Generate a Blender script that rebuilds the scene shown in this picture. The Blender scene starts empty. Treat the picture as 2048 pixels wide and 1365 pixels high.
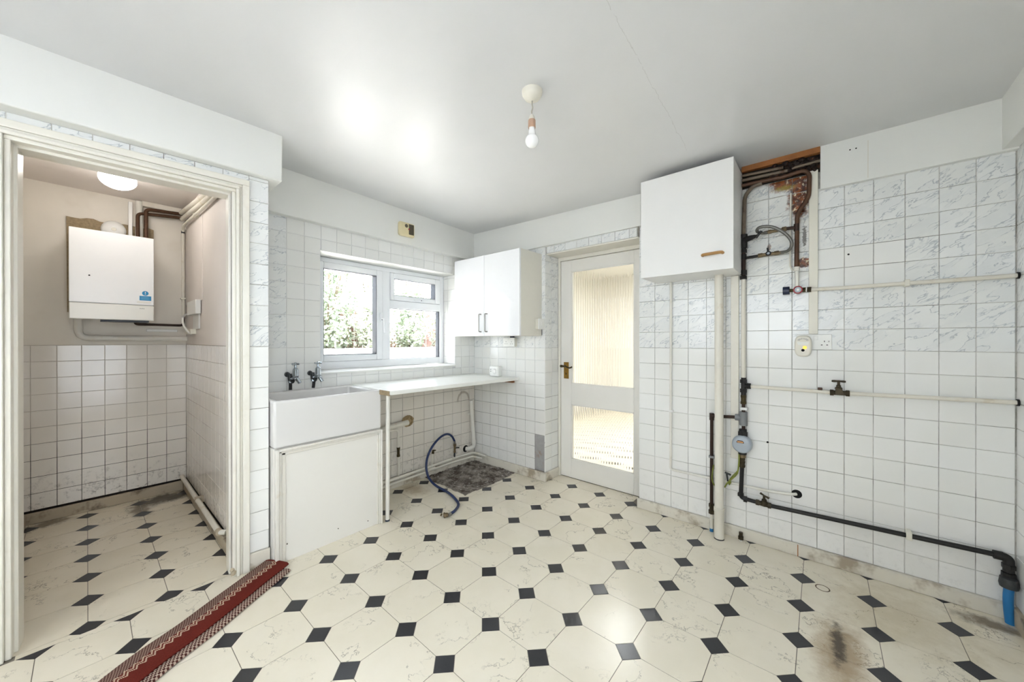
import bpy, math, random
from mathutils import Vector, Matrix
random.seed(7)
SC = bpy.context.scene
COL = SC.collection
R = math.radians

# ------------------------------------------------------------------ camera
cam_d = bpy.data.cameras.new('camera')
cam_d.sensor_width = 36.0
cam_d.lens = 724.8 / 2048 * 36.0
cam_d.clip_start = 0.03
cam = bpy.data.objects.new('camera', cam_d)
COL.objects.link(cam)
cam.location = (2.686, -2.61, 1.215)
cam.rotation_euler = (R(90) - 0.0015, 0, 0.7061)
SC.camera = cam

# ------------------------------------------------------------------ world, sun, exposure
W = bpy.data.worlds.new('world')
SC.world = W
W.use_nodes = True
wt = W.node_tree
wt.nodes['Background'].inputs[0].default_value = (0.86, 0.91, 1.0, 1)
wt.nodes['Background'].inputs[1].default_value = 9.0
sun_d = bpy.data.lights.new('sun', 'SUN')
sun_d.energy = 68.0
sun_d.angle = R(1.0)
sun_d.color = (0.92, 0.93, 1.0)
sun = bpy.data.objects.new('sun', sun_d)
COL.objects.link(sun)
sun.rotation_euler = Vector((-0.06, 0.35, -1.30)).to_track_quat('-Z', 'Y').to_euler()
sun.location = (3, -2, 8)
SC.view_settings.view_transform = 'Standard'
SC.view_settings.look = 'None'
SC.view_settings.gamma = 1.0
SC.view_settings.use_curve_mapping = False
SC.view_settings.exposure = -0.04
SC.cycles.use_denoising = True
SC.cycles.max_bounces = 9
SC.cycles.diffuse_bounces = 5
SC.cycles.glossy_bounces = 3
SC.cycles.transmission_bounces = 6
SC.cycles.transparent_max_bounces = 12
SC.cycles.sample_clamp_indirect = 40.0
SC.cycles.use_adaptive_sampling = True
SC.cycles.adaptive_threshold = 0.15
SC.cycles.adaptive_min_samples = 24
SC.cycles.caustics_reflective = False


def portal(loc, rot, sx, sy):
    l = bpy.data.lights.new('portal', 'AREA')
    l.shape = 'RECTANGLE'
    l.size = sx
    l.size_y = sy
    l.cycles.is_portal = True
    o = bpy.data.objects.new('window_portal', l)
    o.location = loc
    o.rotation_euler = rot
    COL.objects.link(o)


# the kitchen window and added openings behind the camera let the sky in
portal((-0.30, -0.92, 1.42), (0, R(-90), 0), 0.84, 1.24)
portal((1.85, -3.95, 1.55), (R(90), 0, 0), 2.0, 1.1)
portal((3.40, -2.70, 1.10), (0, R(90), 0), 1.90, 1.10)


# ------------------------------------------------------------------ node helpers
def S(r, g, b):
    def f(c):
        c /= 255.0
        return c / 12.92 if c <= 0.04045 else ((c + 0.055) / 1.055) ** 2.4
    return (f(r), f(g), f(b), 1.0)


class NT:
    def __init__(self, name):
        self.m = bpy.data.materials.new(name)
        self.m.use_nodes = True
        self.t = self.m.node_tree
        self.b = self.t.nodes['Principled BSDF']

    def put(self, sock, v):
        if isinstance(v, bpy.types.NodeSocket):
            self.t.links.new(v, sock)
        else:
            sock.default_value = v

    def n(self, typ, ins=None, **props):
        nd = self.t.nodes.new(typ)
        for k, v in props.items():
            setattr(nd, k, v)
        for k, v in (ins or {}).items():
            self.put(nd.inputs[k], v)
        return nd

    def math(self, op, a, b=0.0, clamp=False):
        nd = self.n('ShaderNodeMath', {0: a, 1: b}, operation=op)
        nd.use_clamp = clamp
        return nd.outputs[0]

    def vmath(self, op, a, b=(0, 0, 0)):
        nd = self.n('ShaderNodeVectorMath', {0: a, 1: b}, operation=op)
        return nd.outputs['Value'] if op in ('LENGTH', 'DISTANCE', 'DOT_PRODUCT') else nd.outputs[0]

    def noise(self, vec, scale, detail=3.0, rough=0.55, col=False, dist=0.0):
        nd = self.n('ShaderNodeTexNoise', {'Vector': vec, 'Scale': scale, 'Detail': detail, 'Roughness': rough, 'Distortion': dist})
        return nd.outputs['Color' if col else 'Fac']

    def ramp(self, v, lo, hi, a=0.0, b=1.0):
        nd = self.n('ShaderNodeMapRange', {0: v, 1: lo, 2: hi, 3: a, 4: b}, interpolation_type='SMOOTHSTEP')
        return nd.outputs[0]

    def mix(self, f, a, b, mode='MIX'):
        nd = self.n('ShaderNodeMix', data_type='RGBA', blend_type=mode)
        self.put(nd.inputs[0], f)
        self.put(nd.inputs[6], a)
        self.put(nd.inputs[7], b)
        return nd.outputs[2]

    def pos(self):
        return self.n('ShaderNodeNewGeometry').outputs['Position']

    def xyz(self, v):
        nd = self.n('ShaderNodeSeparateXYZ', {0: v})
        return nd.outputs[0], nd.outputs[1], nd.outputs[2]

    def obj(self):
        return self.n('ShaderNodeTexCoord').outputs['Object']

    def uv(self):
        return self.n('ShaderNodeTexCoord').outputs['UV']

    def rand(self):
        return self.n('ShaderNodeObjectInfo').outputs['Random']

    def blob(self, pos, c, r, nscale=14.0, amt=0.5, lo=0.55, hi=1.05, seed=0.0):
        q = self.vmath('DIVIDE', self.vmath('SUBTRACT', pos, c), r)
        d = self.vmath('LENGTH', q)
        nz = self.noise(self.vmath('ADD', pos, (seed, seed * .7, -seed)), nscale, 5.0, 0.7)
        d = self.math('ADD', d, self.math('MULTIPLY', self.math('SUBTRACT', nz, 0.5), amt * 2))
        return self.ramp(d, hi, lo)

    def bump(self, h, strength=0.3, dist=0.002):
        nd = self.n('ShaderNodeBump', {'Strength': strength, 'Distance': dist, 'Height': h})
        self.t.links.new(nd.outputs[0], self.b.inputs['Normal'])

    def done(self, col=None, rough=0.5, metal=0.0, spec=0.5, **kw):
        if col is not None:
            self.put(self.b.inputs['Base Color'], col)
        self.put(self.b.inputs['Roughness'], rough)
        self.put(self.b.inputs['Metallic'], metal)
        self.put(self.b.inputs['Specular IOR Level'], spec)
        for k, v in kw.items():
            self.put(self.b.inputs[k.replace('_', ' ')], v)
        return self.m


M = {}


def plain(name, col, rough=0.5, metal=0.0, var=0.06, nscale=20.0, bump=0.0, bscale=60.0, dirt=None, dirt_amt=0.5, spec=0.5, dirt_at=0.55):
    """one colour with slight mottling, optional grime and fine relief"""
    t = NT(name)
    p = t.obj()
    nz = t.noise(p, nscale, 2.0)
    c2 = tuple(max(0, x * (1 - 2 * var)) for x in col[:3]) + (1,)
    c = t.mix(nz, col, c2)
    if dirt:
        k = t.ramp(t.noise(p, nscale * 0.6, 4.0, 0.7), dirt_at, dirt_at + 0.17, 0, dirt_amt)
        c = t.mix(k, c, dirt)
    if bump:
        t.bump(t.noise(p, bscale, 2.0), bump, 0.002)
    M[name] = t.done(c, rough, metal, spec)
    return M[name]


# ------------------------------------------------------------------ surfaces
def ceiling_mat():
    t = NT('ceiling_paint')
    p = t.pos()
    x, y, z = t.xyz(p)
    nz = t.noise(p, 2.2, 2.0)
    c = t.mix(nz, S(217, 217, 217), S(206, 207, 207))
    # hairline crack running away from the camera
    wob = t.math('MULTIPLY', t.math('SUBTRACT', t.noise(p, 9.0, 4.0, .7), 0.5), 0.035)
    line = t.math('ADD', t.math('ADD', t.math('MULTIPLY', y, -0.037), 2.098), wob)
    d = t.math('ABSOLUTE', t.math('SUBTRACT', x, line))
    near = t.ramp(d, 0.0016, 0.0004)
    seg = t.math('MULTIPLY', t.ramp(y, -0.35, -0.5), t.ramp(t.noise(p, 25, 2), 0.36, 0.46))
    c = t.mix(t.math('MULTIPLY', t.math('MULTIPLY', near, seg), 0.30), c, S(140, 136, 130))
    # faint damp patch edges
    M['ceiling'] = t.done(c, t.math('ADD', 0.31, t.math('MULTIPLY', nz, 0.12)), 0, 0.5)


def tile_mat(name, base, vein=False, rust=False, mould=0.0, warm=None):
    t = NT(name)
    p = t.pos()
    o = t.obj()
    rnd = t.rand()
    c = t.mix(t.math('MULTIPLY', rnd, 0.55), base, tuple(v * k for v, k in zip(base[:3], (0.93, 0.925, 0.90))) + (1,))
    off = t.vmath('ADD', o, t.n('ShaderNodeCombineXYZ', {0: t.math('MULTIPLY', rnd, 40), 1: 0.0, 2: t.math('MULTIPLY', rnd, 73)}).outputs[0])
    h = t.noise(off, 9.0, 2.0)
    if vein:
        rot = t.n('ShaderNodeVectorRotate', {'Vector': off, 'Axis': (0, 1, 0), 'Angle': 0.62}, rotation_type='AXIS_ANGLE').outputs[0]
        rot = t.vmath('MULTIPLY', rot, (0.55, 1.0, 1.5))
        v1 = t.noise(rot, 13.0, 4.0, 0.55, dist=0.35)
        vv = t.ramp(t.math('ABSOLUTE', t.math('SUBTRACT', v1, 0.5)), 0.020, 0.002)
        brk = t.ramp(t.noise(off, 15.0, 2.0), 0.36, 0.56)
        vv = t.math('MULTIPLY', vv, brk)
        haze = t.math('MULTIPLY', t.ramp(v1, 0.42, 0.62), 0.14)
        c = t.mix(haze, c, S(186, 192, 198))
        c = t.mix(t.math('MULTIPLY', vv, 0.60), c, S(146, 155, 164))
        h = t.math('ADD', h, t.math('MULTIPLY', t.math('ABSOLUTE', t.math('SUBTRACT', v1, 0.5)), 3.0))
        t.bump(h, 0.45, 0.003)
    else:
        t.bump(h, 0.16, 0.002)
    if rust:
        x, y, z = t.xyz(p)
        k1 = t.blob(p, (2.545, 0, 2.135), (0.125, 0.3, 0.075), 30, 0.6, seed=1)
        k2 = t.blob(p, (2.588, 0, 2.04), (0.060, 0.3, 0.17), 38, 0.6, seed=3)
        k3 = t.blob(p, (2.612, 0, 1.652), (0.040, 0.3, 0.032), 60, 0.55, 0.7, 1.05, seed=5)
        k4 = t.blob(p, (2.615, 0, 1.80), (0.018, 0.3, 0.13), 90, 0.85, 0.35, .6, seed=8)
        k5 = t.blob(p, (2.453, 0, 1.765), (0.012, 0.3, 0.022), 90, 0.6, seed=9)
        k6 = t.blob(p, (2.60, 0, 1.94), (0.05, 0.3, 0.03), 50, 0.8, .4, .8, seed=12)
        rc = t.mix(t.ramp(t.noise(p, 40, 4), .35, .65), S(140, 72, 28), S(64, 32, 16))
        rc = t.mix(t.ramp(t.noise(p, 55, 3), 0.56, 0.64), rc, S(214, 196, 160))
        k = t.math('MAXIMUM', t.math('MAXIMUM', k1, k2), t.math('MAXIMUM', k3, t.math('MULTIPLY', k5, .7)))
        k = t.math('MAXIMUM', k, k6)
        c = t.mix(k, c, rc)
        c = t.mix(t.math('MULTIPLY', k4, .8), c, S(70, 58, 50))
        ky = t.math('MULTIPLY', t.blob(p, (2.525, 0, 2.092), (0.070, 0.3, 0.024), 70, 0.9, .2, 1.0, seed=15), .8)
        c = t.mix(ky, c, S(158, 136, 58))
    if mould > 0:
        x, y, z = t.xyz(p)
        low = t.ramp(z, 0.42, 0.04)
        gr = t.ramp(t.noise(p, 26, 6, 0.75), 0.50, 0.72)
        c = t.mix(t.math('MULTIPLY', t.math('MULTIPLY', low, gr), mould), c, S(66, 58, 48))
        c = t.mix(t.math('MULTIPLY', t.noise(p, 5, 4), mould * 0.20), c, S(176, 164, 146))
        if name == 'tile_worktop':
            # arched tide mark left by a pipe that is gone
            d = t.vmath('LENGTH', t.vmath('MULTIPLY', t.vmath('SUBTRACT', p, (0, -0.200, 0.625)), (0, 1, 0.9)))
            d = t.math('ADD', d, t.math('MULTIPLY', t.math('SUBTRACT', t.noise(p, 30, 3), .5), .02))
            k = t.math('MULTIPLY', t.ramp(t.math('ABSOLUTE', t.math('SUBTRACT', d, 0.072)), 0.016, 0.003), t.ramp(z, 0.60, 0.64))
            c = t.mix(t.math('MULTIPLY', k, .55), c, S(128, 110, 90))
    M[name] = t.done(c, 0.13 if not vein else 0.17, 0, 0.5)


def grout_mat(name, light, dark, lo, hi, zdark=None):
    t = NT(name)
    p = t.pos()
    x, y, z = t.xyz(p)
    k = t.ramp(t.noise(p, 3.2, 5.0, 0.7), lo, hi)
    if zdark:
        k = t.math('MAXIMUM', k, t.math('MULTIPLY', t.ramp(t.math('ADD', z, t.math('MULTIPLY', t.noise(p, 4, 4), 0.5)), zdark[0], zdark[1]), 1.0))
    c = t.mix(k, light, dark)
    if zdark and name == 'grout_window':
        c = t.mix(t.ramp(z, 0.80, 0.70), c, t.mix(t.ramp(t.noise(p, 6.0, 4.0, 0.7), 0.35, 0.6), S(150, 142, 132), S(62, 52, 44)))
    M[name] = t.done(c, 0.85, 0, 0.2)


STAINS = {
    # centre, radii, noise scale, raggedness, inner, outer, colour, opacity: spilt rust, grime and mould
    'vinyl_leak': [((2.95, -0.30, 0), (0.34, 0.30, 1), 9, 0.8, .1, 1.1, S(176, 158, 118), .45), ((2.745, -0.72, 0), (0.10, 0.30, 1), 13, 0.55, .25, 1.1, S(150, 122, 82), .75),
                   ((2.74, -0.66, 0), (0.035, 0.21, 1), 34, 0.75, .2, .9, S(52, 42, 32), .85), ((3.24, -0.10, 0), (0.16, 0.07, 1), 20, 0.7, .2, 1.0, S(92, 72, 46), .8)],
    'vinyl_sink': [((0.15, -0.88, 0), (0.20, 0.12, 1), 16, 0.6, .1, 1.0, S(150, 122, 84), .55)],
    'vinyl_mould': [((-1.16, -2.20, 0), (0.16, 0.25, 1), 12, 0.7, .35, 1.0, S(52, 42, 32), .9), ((-1.02, -2.36, 0), (0.22, 0.08, 1), 18, 0.7, .2, 1.0, S(86, 68, 48), .75),
                    ((-1.22, -2.78, 0), (0.10, 0.14, 1), 22, 0.7, .2, 1.0, S(86, 68, 48), .75)],
    'vinyl': [], 'vinyl_cupboard': []}


def floor_mat(name, base):
    t = NT(name)
    p = t.pos()
    rnd = t.rand()
    off = t.vmath('ADD', t.obj(), t.n('ShaderNodeCombineXYZ', {0: t.math('MULTIPLY', rnd, 31), 1: t.math('MULTIPLY', rnd, 57), 2: 0.0}).outputs[0])
    nc = t.n('ShaderNodeSeparateColor', {0: t.noise(off, 4.2, 6.0, 0.62, col=True, dist=0.25)})
    v1, v2 = nc.outputs[0], nc.outputs[1]
    vv = t.ramp(t.math('ABSOLUTE', t.math('SUBTRACT', v1, 0.5)), 0.0075, 0.0010)
    vv = t.math('MULTIPLY', vv, t.ramp(v2, 0.45, 0.60))
    c = t.mix(t.ramp(v1, 0.3, 0.7), base, tuple(v * k for v, k in zip(base[:3], (0.95, 0.945, 0.92))) + (1,))
    c = t.mix(t.math('MULTIPLY', vv, 0.62), c, S(112, 104, 92))
    for i, (cc, r, ns, am, lo, hi, col, op) in enumerate(STAINS[name]):
        c = t.mix(t.math('MULTIPLY', t.blob(p, cc, r, ns, am, lo, hi, seed=i * 2.3 + 2), op), c, col)
    if name == 'vinyl_leak':
        ring = t.math('ABSOLUTE', t.math('SUBTRACT', t.vmath('LENGTH', t.vmath('SUBTRACT', p, (2.693, -0.271, 0))), 0.026))
        c = t.mix(t.ramp(ring, 0.004, 0.001), c, S(90, 70, 46))
    M[name] = t.done(c, 0.27, 0, 0.5)


ceiling_mat()
tile_mat('tile', S(233, 233, 230))
tile_mat('tile_vein', S(231, 232, 230), vein=True)
tile_mat('tile_vein_rust', S(229, 229, 224), vein=True, rust=True)
tile_mat('tile_low', S(232, 231, 228), mould=0.14)
tile_mat('tile_worktop', S(226, 220, 211), mould=0.65)
tile_mat('tile_cupboard', S(236, 231, 224), mould=0.85)
grout_mat('grout', S(205, 202, 195), S(120, 114, 104), 0.38, 0.66)
grout_mat('grout_window', S(214, 214, 214), S(176, 172, 166), 0.45, 0.70, (0.98, 0.62))
grout_mat('grout_cupboard', S(196, 188, 178), S(38, 32, 27), 0.62, 0.78, (0.98, 0.66))
for _n in ('vinyl', 'vinyl_leak', 'vinyl_sink'):
    floor_mat(_n, S(233, 225, 207))
for _n in ('vinyl_cupboard', 'vinyl_mould'):
    floor_mat(_n, S(230, 221, 202))
plain('vinyl_dot', S(50, 50, 54), 0.3, var=0.2, nscale=150)
plain('vinyl_joint', S(128, 120, 108), 0.6)
plain('wall_paint', S(229, 228, 225), 0.5, var=0.03, nscale=3, bump=0.06, bscale=90)
plain('soffit_paint', S(229, 229, 224), 0.45, var=0.02, nscale=2, bump=0.06, bscale=70)
plain('cupboard_paint', S(232, 226, 215), 0.6, var=0.07, nscale=3.5, bump=0.12, bscale=60, dirt=S(205, 194, 178), dirt_amt=0.35)
plain('cupboard_side_paint', S(229, 221, 215), 0.55, var=0.06, nscale=3.5, bump=0.1, bscale=60)
plain('skirting_paint', S(220, 214, 200), 0.4, var=0.06, nscale=9, dirt=S(132, 112, 84), dirt_amt=0.7, dirt_at=0.5)
plain('skirting_dirty', S(186, 172, 148), 0.45, var=0.1, nscale=9, dirt=S(72, 54, 36), dirt_amt=0.85)
plain('frame_paint', S(229, 225, 214), 0.33, var=0.03, nscale=8, dirt=S(196, 184, 160), dirt_amt=0.3)
plain('door_paint', S(232, 229, 222), 0.33, var=0.03, nscale=6)
plain('upvc', S(238, 240, 242), 0.25, var=0.01)
plain('gasket', S(60, 66, 76), 0.5)
plain('white_gloss', S(240, 241, 243), 0.10, var=0.01)
plain('carcass', S(224, 221, 210), 0.4, var=0.02)
plain('cabinet_white', S(232, 231, 228), 0.38, var=0.02, nscale=5, bump=0.05, bscale=200)
plain('oak', S(188, 142, 84), 0.45, var=0.2, nscale=30)
plain('batten_wood', S(176, 112, 58), 0.7, var=0.25, nscale=22, bump=0.4)
plain('bracket_wood', S(140, 84, 36), 0.6, var=0.2)
plain('laminate', S(236, 236, 230), 0.28, var=0.02)
plain('laminate_edge', S(228, 224, 208), 0.4, var=0.04)
plain('chipboard', S(176, 156, 124), 0.9, var=0.3, nscale=80)
plain('ceramic', S(221, 219, 216), 0.10, var=0.015, nscale=4)
plain('panel_paint', S(229, 226, 219), 0.4, var=0.02, nscale=3)
plain('panel_trim', S(226, 222, 213), 0.38, var=0.04, dirt=S(200, 186, 164), dirt_amt=0.4)
plain('chrome', S(188, 196, 202), 0.22, 1.0, var=0.1, nscale=60)
plain('tarnish', S(84, 86, 86), 0.5, 0.6, var=0.3, nscale=90)
plain('steel', S(150, 148, 144), 0.3, 1.0, var=0.05)
plain('copper_dark', S(66, 48, 40), 0.42, 0.55, var=0.25, nscale=40)
plain('copper_brown', S(98, 68, 48), 0.45, 0.4, var=0.25, nscale=40, dirt=S(60, 40, 26))
plain('brass', S(142, 124, 96), 0.38, 0.8, var=0.2, nscale=60)
plain('brass_old', S(92, 80, 54), 0.42, 0.8, var=0.3, nscale=60)
plain('brass_plate', S(166, 128, 62), 0.36, 0.85, var=0.2, nscale=50)
plain('bronze', S(78, 68, 50), 0.45, 0.6, var=0.25, nscale=60)
plain('black_metal', S(40, 38, 37), 0.5, 0.3, var=0.2, nscale=60)
plain('pipe_cream', S(226, 221, 208), 0.4, var=0.05, nscale=14, dirt=S(190, 172, 140), dirt_amt=0.4)
plain('pipe_white', S(226, 223, 214), 0.4, var=0.05, nscale=14, dirt=S(196, 184, 160), dirt_amt=0.3)
plain('pipe_rusty', S(132, 116, 98), 0.5, 0.3, var=0.25, nscale=30, dirt=S(70, 42, 24), dirt_amt=0.9)
plain('rust_mass', S(44, 24, 14), 0.75, 0.0, var=0.4, nscale=40, bump=0.8, bscale=50, dirt=S(118, 62, 26), dirt_amt=0.8)
plain('rusted_backing', S(34, 22, 15), 0.9, var=0.3, nscale=30, dirt=S(96, 56, 28), dirt_amt=0.6)  # rust colour, darkened to stand for depth behind the pipes
plain('grey_plastic', S(128, 130, 132), 0.45, var=0.05)
plain('meter_grey', S(168, 176, 184), 0.35, var=0.03)
plain('dial_orange', S(206, 150, 96), 0.4, var=0.1, nscale=120)
plain('red_plastic', S(150, 24, 34), 0.35)
plain('navy_plastic', S(24, 34, 62), 0.35)
plain('blue_pipe', S(32, 118, 178), 0.45, var=0.12, nscale=18, dirt=S(38, 60, 84), dirt_amt=0.6)
plain('blue_hose', S(34, 52, 96), 0.42, var=0.15, nscale=30)
plain('black_rubber', S(24, 24, 26), 0.5)
plain('pvc_white', S(232, 232, 228), 0.35, var=0.02)
plain('pvc_aged', S(226, 222, 208), 0.4, var=0.03)
plain('alarm_cream', S(226, 213, 172), 0.4, var=0.04)
plain('alarm_dark', S(92, 84, 66), 0.6, var=0.3, nscale=300)
plain('dark_hole', S(20, 18, 16), 0.9)
plain('sticker_blue', S(34, 140, 196), 0.4)
plain('sticker_line', S(120, 190, 226), 0.4)
plain('logo_grey', S(150, 150, 150), 0.4)
plain('boiler_white', S(243, 244, 245), 0.22, var=0.01)
plain('boiler_lower', S(236, 235, 228), 0.25, var=0.01)
plain('earth_green', S(150, 158, 60), 0.45, var=0.35, nscale=60)
plain('bakelite', S(196, 160, 134), 0.35)
plain('cord', S(188, 182, 168), 0.6)
def concrete_mat():
    t = NT('concrete')
    p = t.pos()
    a = t.noise(p, 9.0, 5.0, 0.7)
    b = t.noise(p, 38.0, 4.0, 0.7)
    c = t.mix(t.ramp(a, 0.38, 0.62), S(84, 74, 66), S(150, 142, 133))
    c = t.mix(t.ramp(b, 0.56, 0.68), c, S(196, 190, 182))
    c = t.mix(t.ramp(b, 0.42, 0.34), c, S(52, 45, 40))
    t.bump(b, 0.9, 0.004)
    M['concrete'] = t.done(c, 0.9, 0, 0.3)


concrete_mat()
plain('plaster_grey', S(168, 166, 164), 0.85, var=0.12, nscale=24, bump=0.5, bscale=40, dirt=S(150, 120, 96), dirt_amt=0.6)
plain('waste_foam', S(190, 164, 122), 0.8, var=0.3, nscale=50, bump=0.8, bscale=60)
plain('hall_paint', S(236, 233, 226), 0.5, var=0.02)
plain('leaf', S(214, 220, 198), 0.45, var=0.2, nscale=3)
plain('leaf_deep', S(192, 204, 178), 0.45, var=0.25, nscale=3)
plain('bark', S(120, 104, 86), 0.8, var=0.2)
plain('render_white', S(225, 222, 214), 0.8, var=0.05, nscale=2)
plain('soil', S(96, 80, 64), 0.9, var=0.2)
plain('paving_dark', S(112, 112, 114), 0.8, var=0.08, nscale=2)  # for unseen yards, kept dark to limit light bounced indoors
plain('paving', S(214, 208, 198), 0.8, var=0.08, nscale=2)
plain('fence_wood', S(140, 108, 96), 0.7, var=0.15, nscale=6)


def glow(name, col, strength):
    t = NT(name)
    t.done(col, 0.4)
    t.put(t.b.inputs['Emission Color'], col)
    t.put(t.b.inputs['Emission Strength'], strength)
    M[name] = t.m


glow('amber_lamp', S(255, 190, 70), 1.3)
glow('amber_lens', S(226, 228, 220), 0.0)
glow('cupboard_fill_glow', (1.0, 0.965, 0.92, 1), 23.0)  # globe is really off; glow added to brighten the cupboard
glow('hall_fill_lamp', (1.0, 0.93, 0.80, 1), 6.0)  # no lamp is visible there; added to brighten the hall


def glass_mats():
    t = NT('pane_glass')
    tr = t.n('ShaderNodeBsdfTransparent', {0: (0.97, 0.985, 0.98, 1)})
    gl = t.n('ShaderNodeBsdfGlossy', {'Roughness': 0.01})
    fc = t.n('ShaderNodeLayerWeight', {'Blend': 0.5}).outputs['Facing']
    fr = t.math('ADD', 0.04, t.math('MULTIPLY', t.math('POWER', fc, 5.0), 0.9))
    mx = t.n('ShaderNodeMixShader', {0: fr, 1: tr.outputs[0], 2: gl.outputs[0]})
    t.t.links.new(mx.outputs[0], t.t.nodes['Material Output'].inputs[0])
    M['pane_glass'] = t.m
    t = NT('reeded_glass')
    t.done((0.98, 1.0, 0.985, 1), 0.02, 0, 0.5, Transmission_Weight=1.0, IOR=1.48)
    M['reeded_glass'] = t.m
    t = NT('opal_glass')
    t.done(S(244, 244, 242), 0.12, 0, 0.5, Subsurface_Weight=0.0)
    M['opal_glass'] = t.m


glass_mats()


def braid_mat():
    t = NT('braided_steel')
    p = t.obj()
    w = t.n('ShaderNodeTexChecker', {'Vector': p, 'Color1': S(138, 136, 130), 'Color2': S(96, 94, 90), 'Scale': 420.0}).outputs[0]
    M['braid'] = t.done(w, 0.38, 0.7)


braid_mat()


def rug_mat():
    """UV: u = metres along the runner, v = metres across it"""
    t = NT('rug_weave')
    u, v, _ = t.xyz(t.uv())
    red = t.mix(t.noise(t.uv(), 260, 3), S(124, 50, 40), S(80, 31, 26))
    dark = S(80, 46, 42)
    cream = S(206, 184, 158)
    chk = t.n('ShaderNodeTexChecker', {'Vector': t.uv(), 'Color1': dark, 'Color2': S(158, 132, 118), 'Scale': 190.0}).outputs[0]
    chk2 = t.n('ShaderNodeTexChecker', {'Vector': t.uv(), 'Color1': dark, 'Color2': S(190, 168, 152), 'Scale': 130.0}).outputs[0]
    # zigzag band
    tri = t.math('ABSOLUTE', t.math('SUBTRACT', t.math('FRACT', t.math('MULTIPLY', t.math('SNAP', u, 0.0035), 34.0)), 0.5))
    zc = t.math('ADD', 0.062, t.math('MULTIPLY', tri, 0.034))
    dz = t.math('ABSOLUTE', t.math('SUBTRACT', v, zc))
    zig = t.ramp(dz, 0.0110, 0.0095)
    zig2 = t.ramp(dz, 0.0045, 0.0035)
    c = t.mix(t.ramp(v, 0.0570, 0.0576), chk, red)
    c = t.mix(zig, c, cream)
    c = t.mix(zig2, c, red)
    c = t.mix(t.ramp(v, 0.0895, 0.0900), c, red)
    c = t.mix(t.ramp(v, 0.1395, 0.1400), c, chk2)
    c = t.mix(t.ramp(v, 0.1930, 0.1935), c, red)
    end = t.ramp(u, 0.012, 0.010)
    c = t.mix(end, c, red)
    t.bump(t.noise(t.uv(), 500, 2), 0.8, 0.003)
    M['rug'] = t.done(c, 0.95, 0, 0.1)


rug_mat()


# ------------------------------------------------------------------ mesh helpers
OFF = {}


def thing(name, label, cat, loc, group=None, kind=None):
    o = bpy.data.objects.new(name, None)
    o.empty_display_size = 0.05
    COL.objects.link(o)
    o.location = loc
    OFF[o.name] = Vector(loc)
    tag(o, label, cat, group, kind)
    return o


def tag(o, label, cat, group=None, kind=None):
    o['label'] = label
    o['category'] = cat
    if group:
        o['group'] = group
    if kind:
        o['kind'] = kind
    return o


def fillet(pts, r, n=6):
    """round the corners of a polyline"""
    pts = [Vector(p) for p in pts]
    out = [pts[0]]
    for i in range(1, len(pts) - 1):
        a, b, c = pts[i - 1], pts[i], pts[i + 1]
        da, dc = (a - b), (c - b)
        k = min(r, da.length * .49, dc.length * .49)
        p, q = b + da.normalized() * k, b + dc.normalized() * k
        for j in range(n + 1):
            s = j / n
            out.append(p * (1 - s) ** 2 + b * 2 * s * (1 - s) + q * s * s)
    out.append(pts[-1])
    return out


def spline(pts, n=8):
    pts = [Vector(p) for p in pts]
    P = [pts[0] * 2 - pts[1]] + pts + [pts[-1] * 2 - pts[-2]]
    out = []
    for i in range(1, len(P) - 2):
        a, b, c, d = P[i - 1:i + 3]
        for j in range(n):
            s = j / n
            out.append(0.5 * ((2 * b) + (c - a) * s + (2 * a - 5 * b + 4 * c - d) * s * s + (3 * b - a - 3 * c + d) * s ** 3))
    out.append(pts[-1])
    return out


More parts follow.
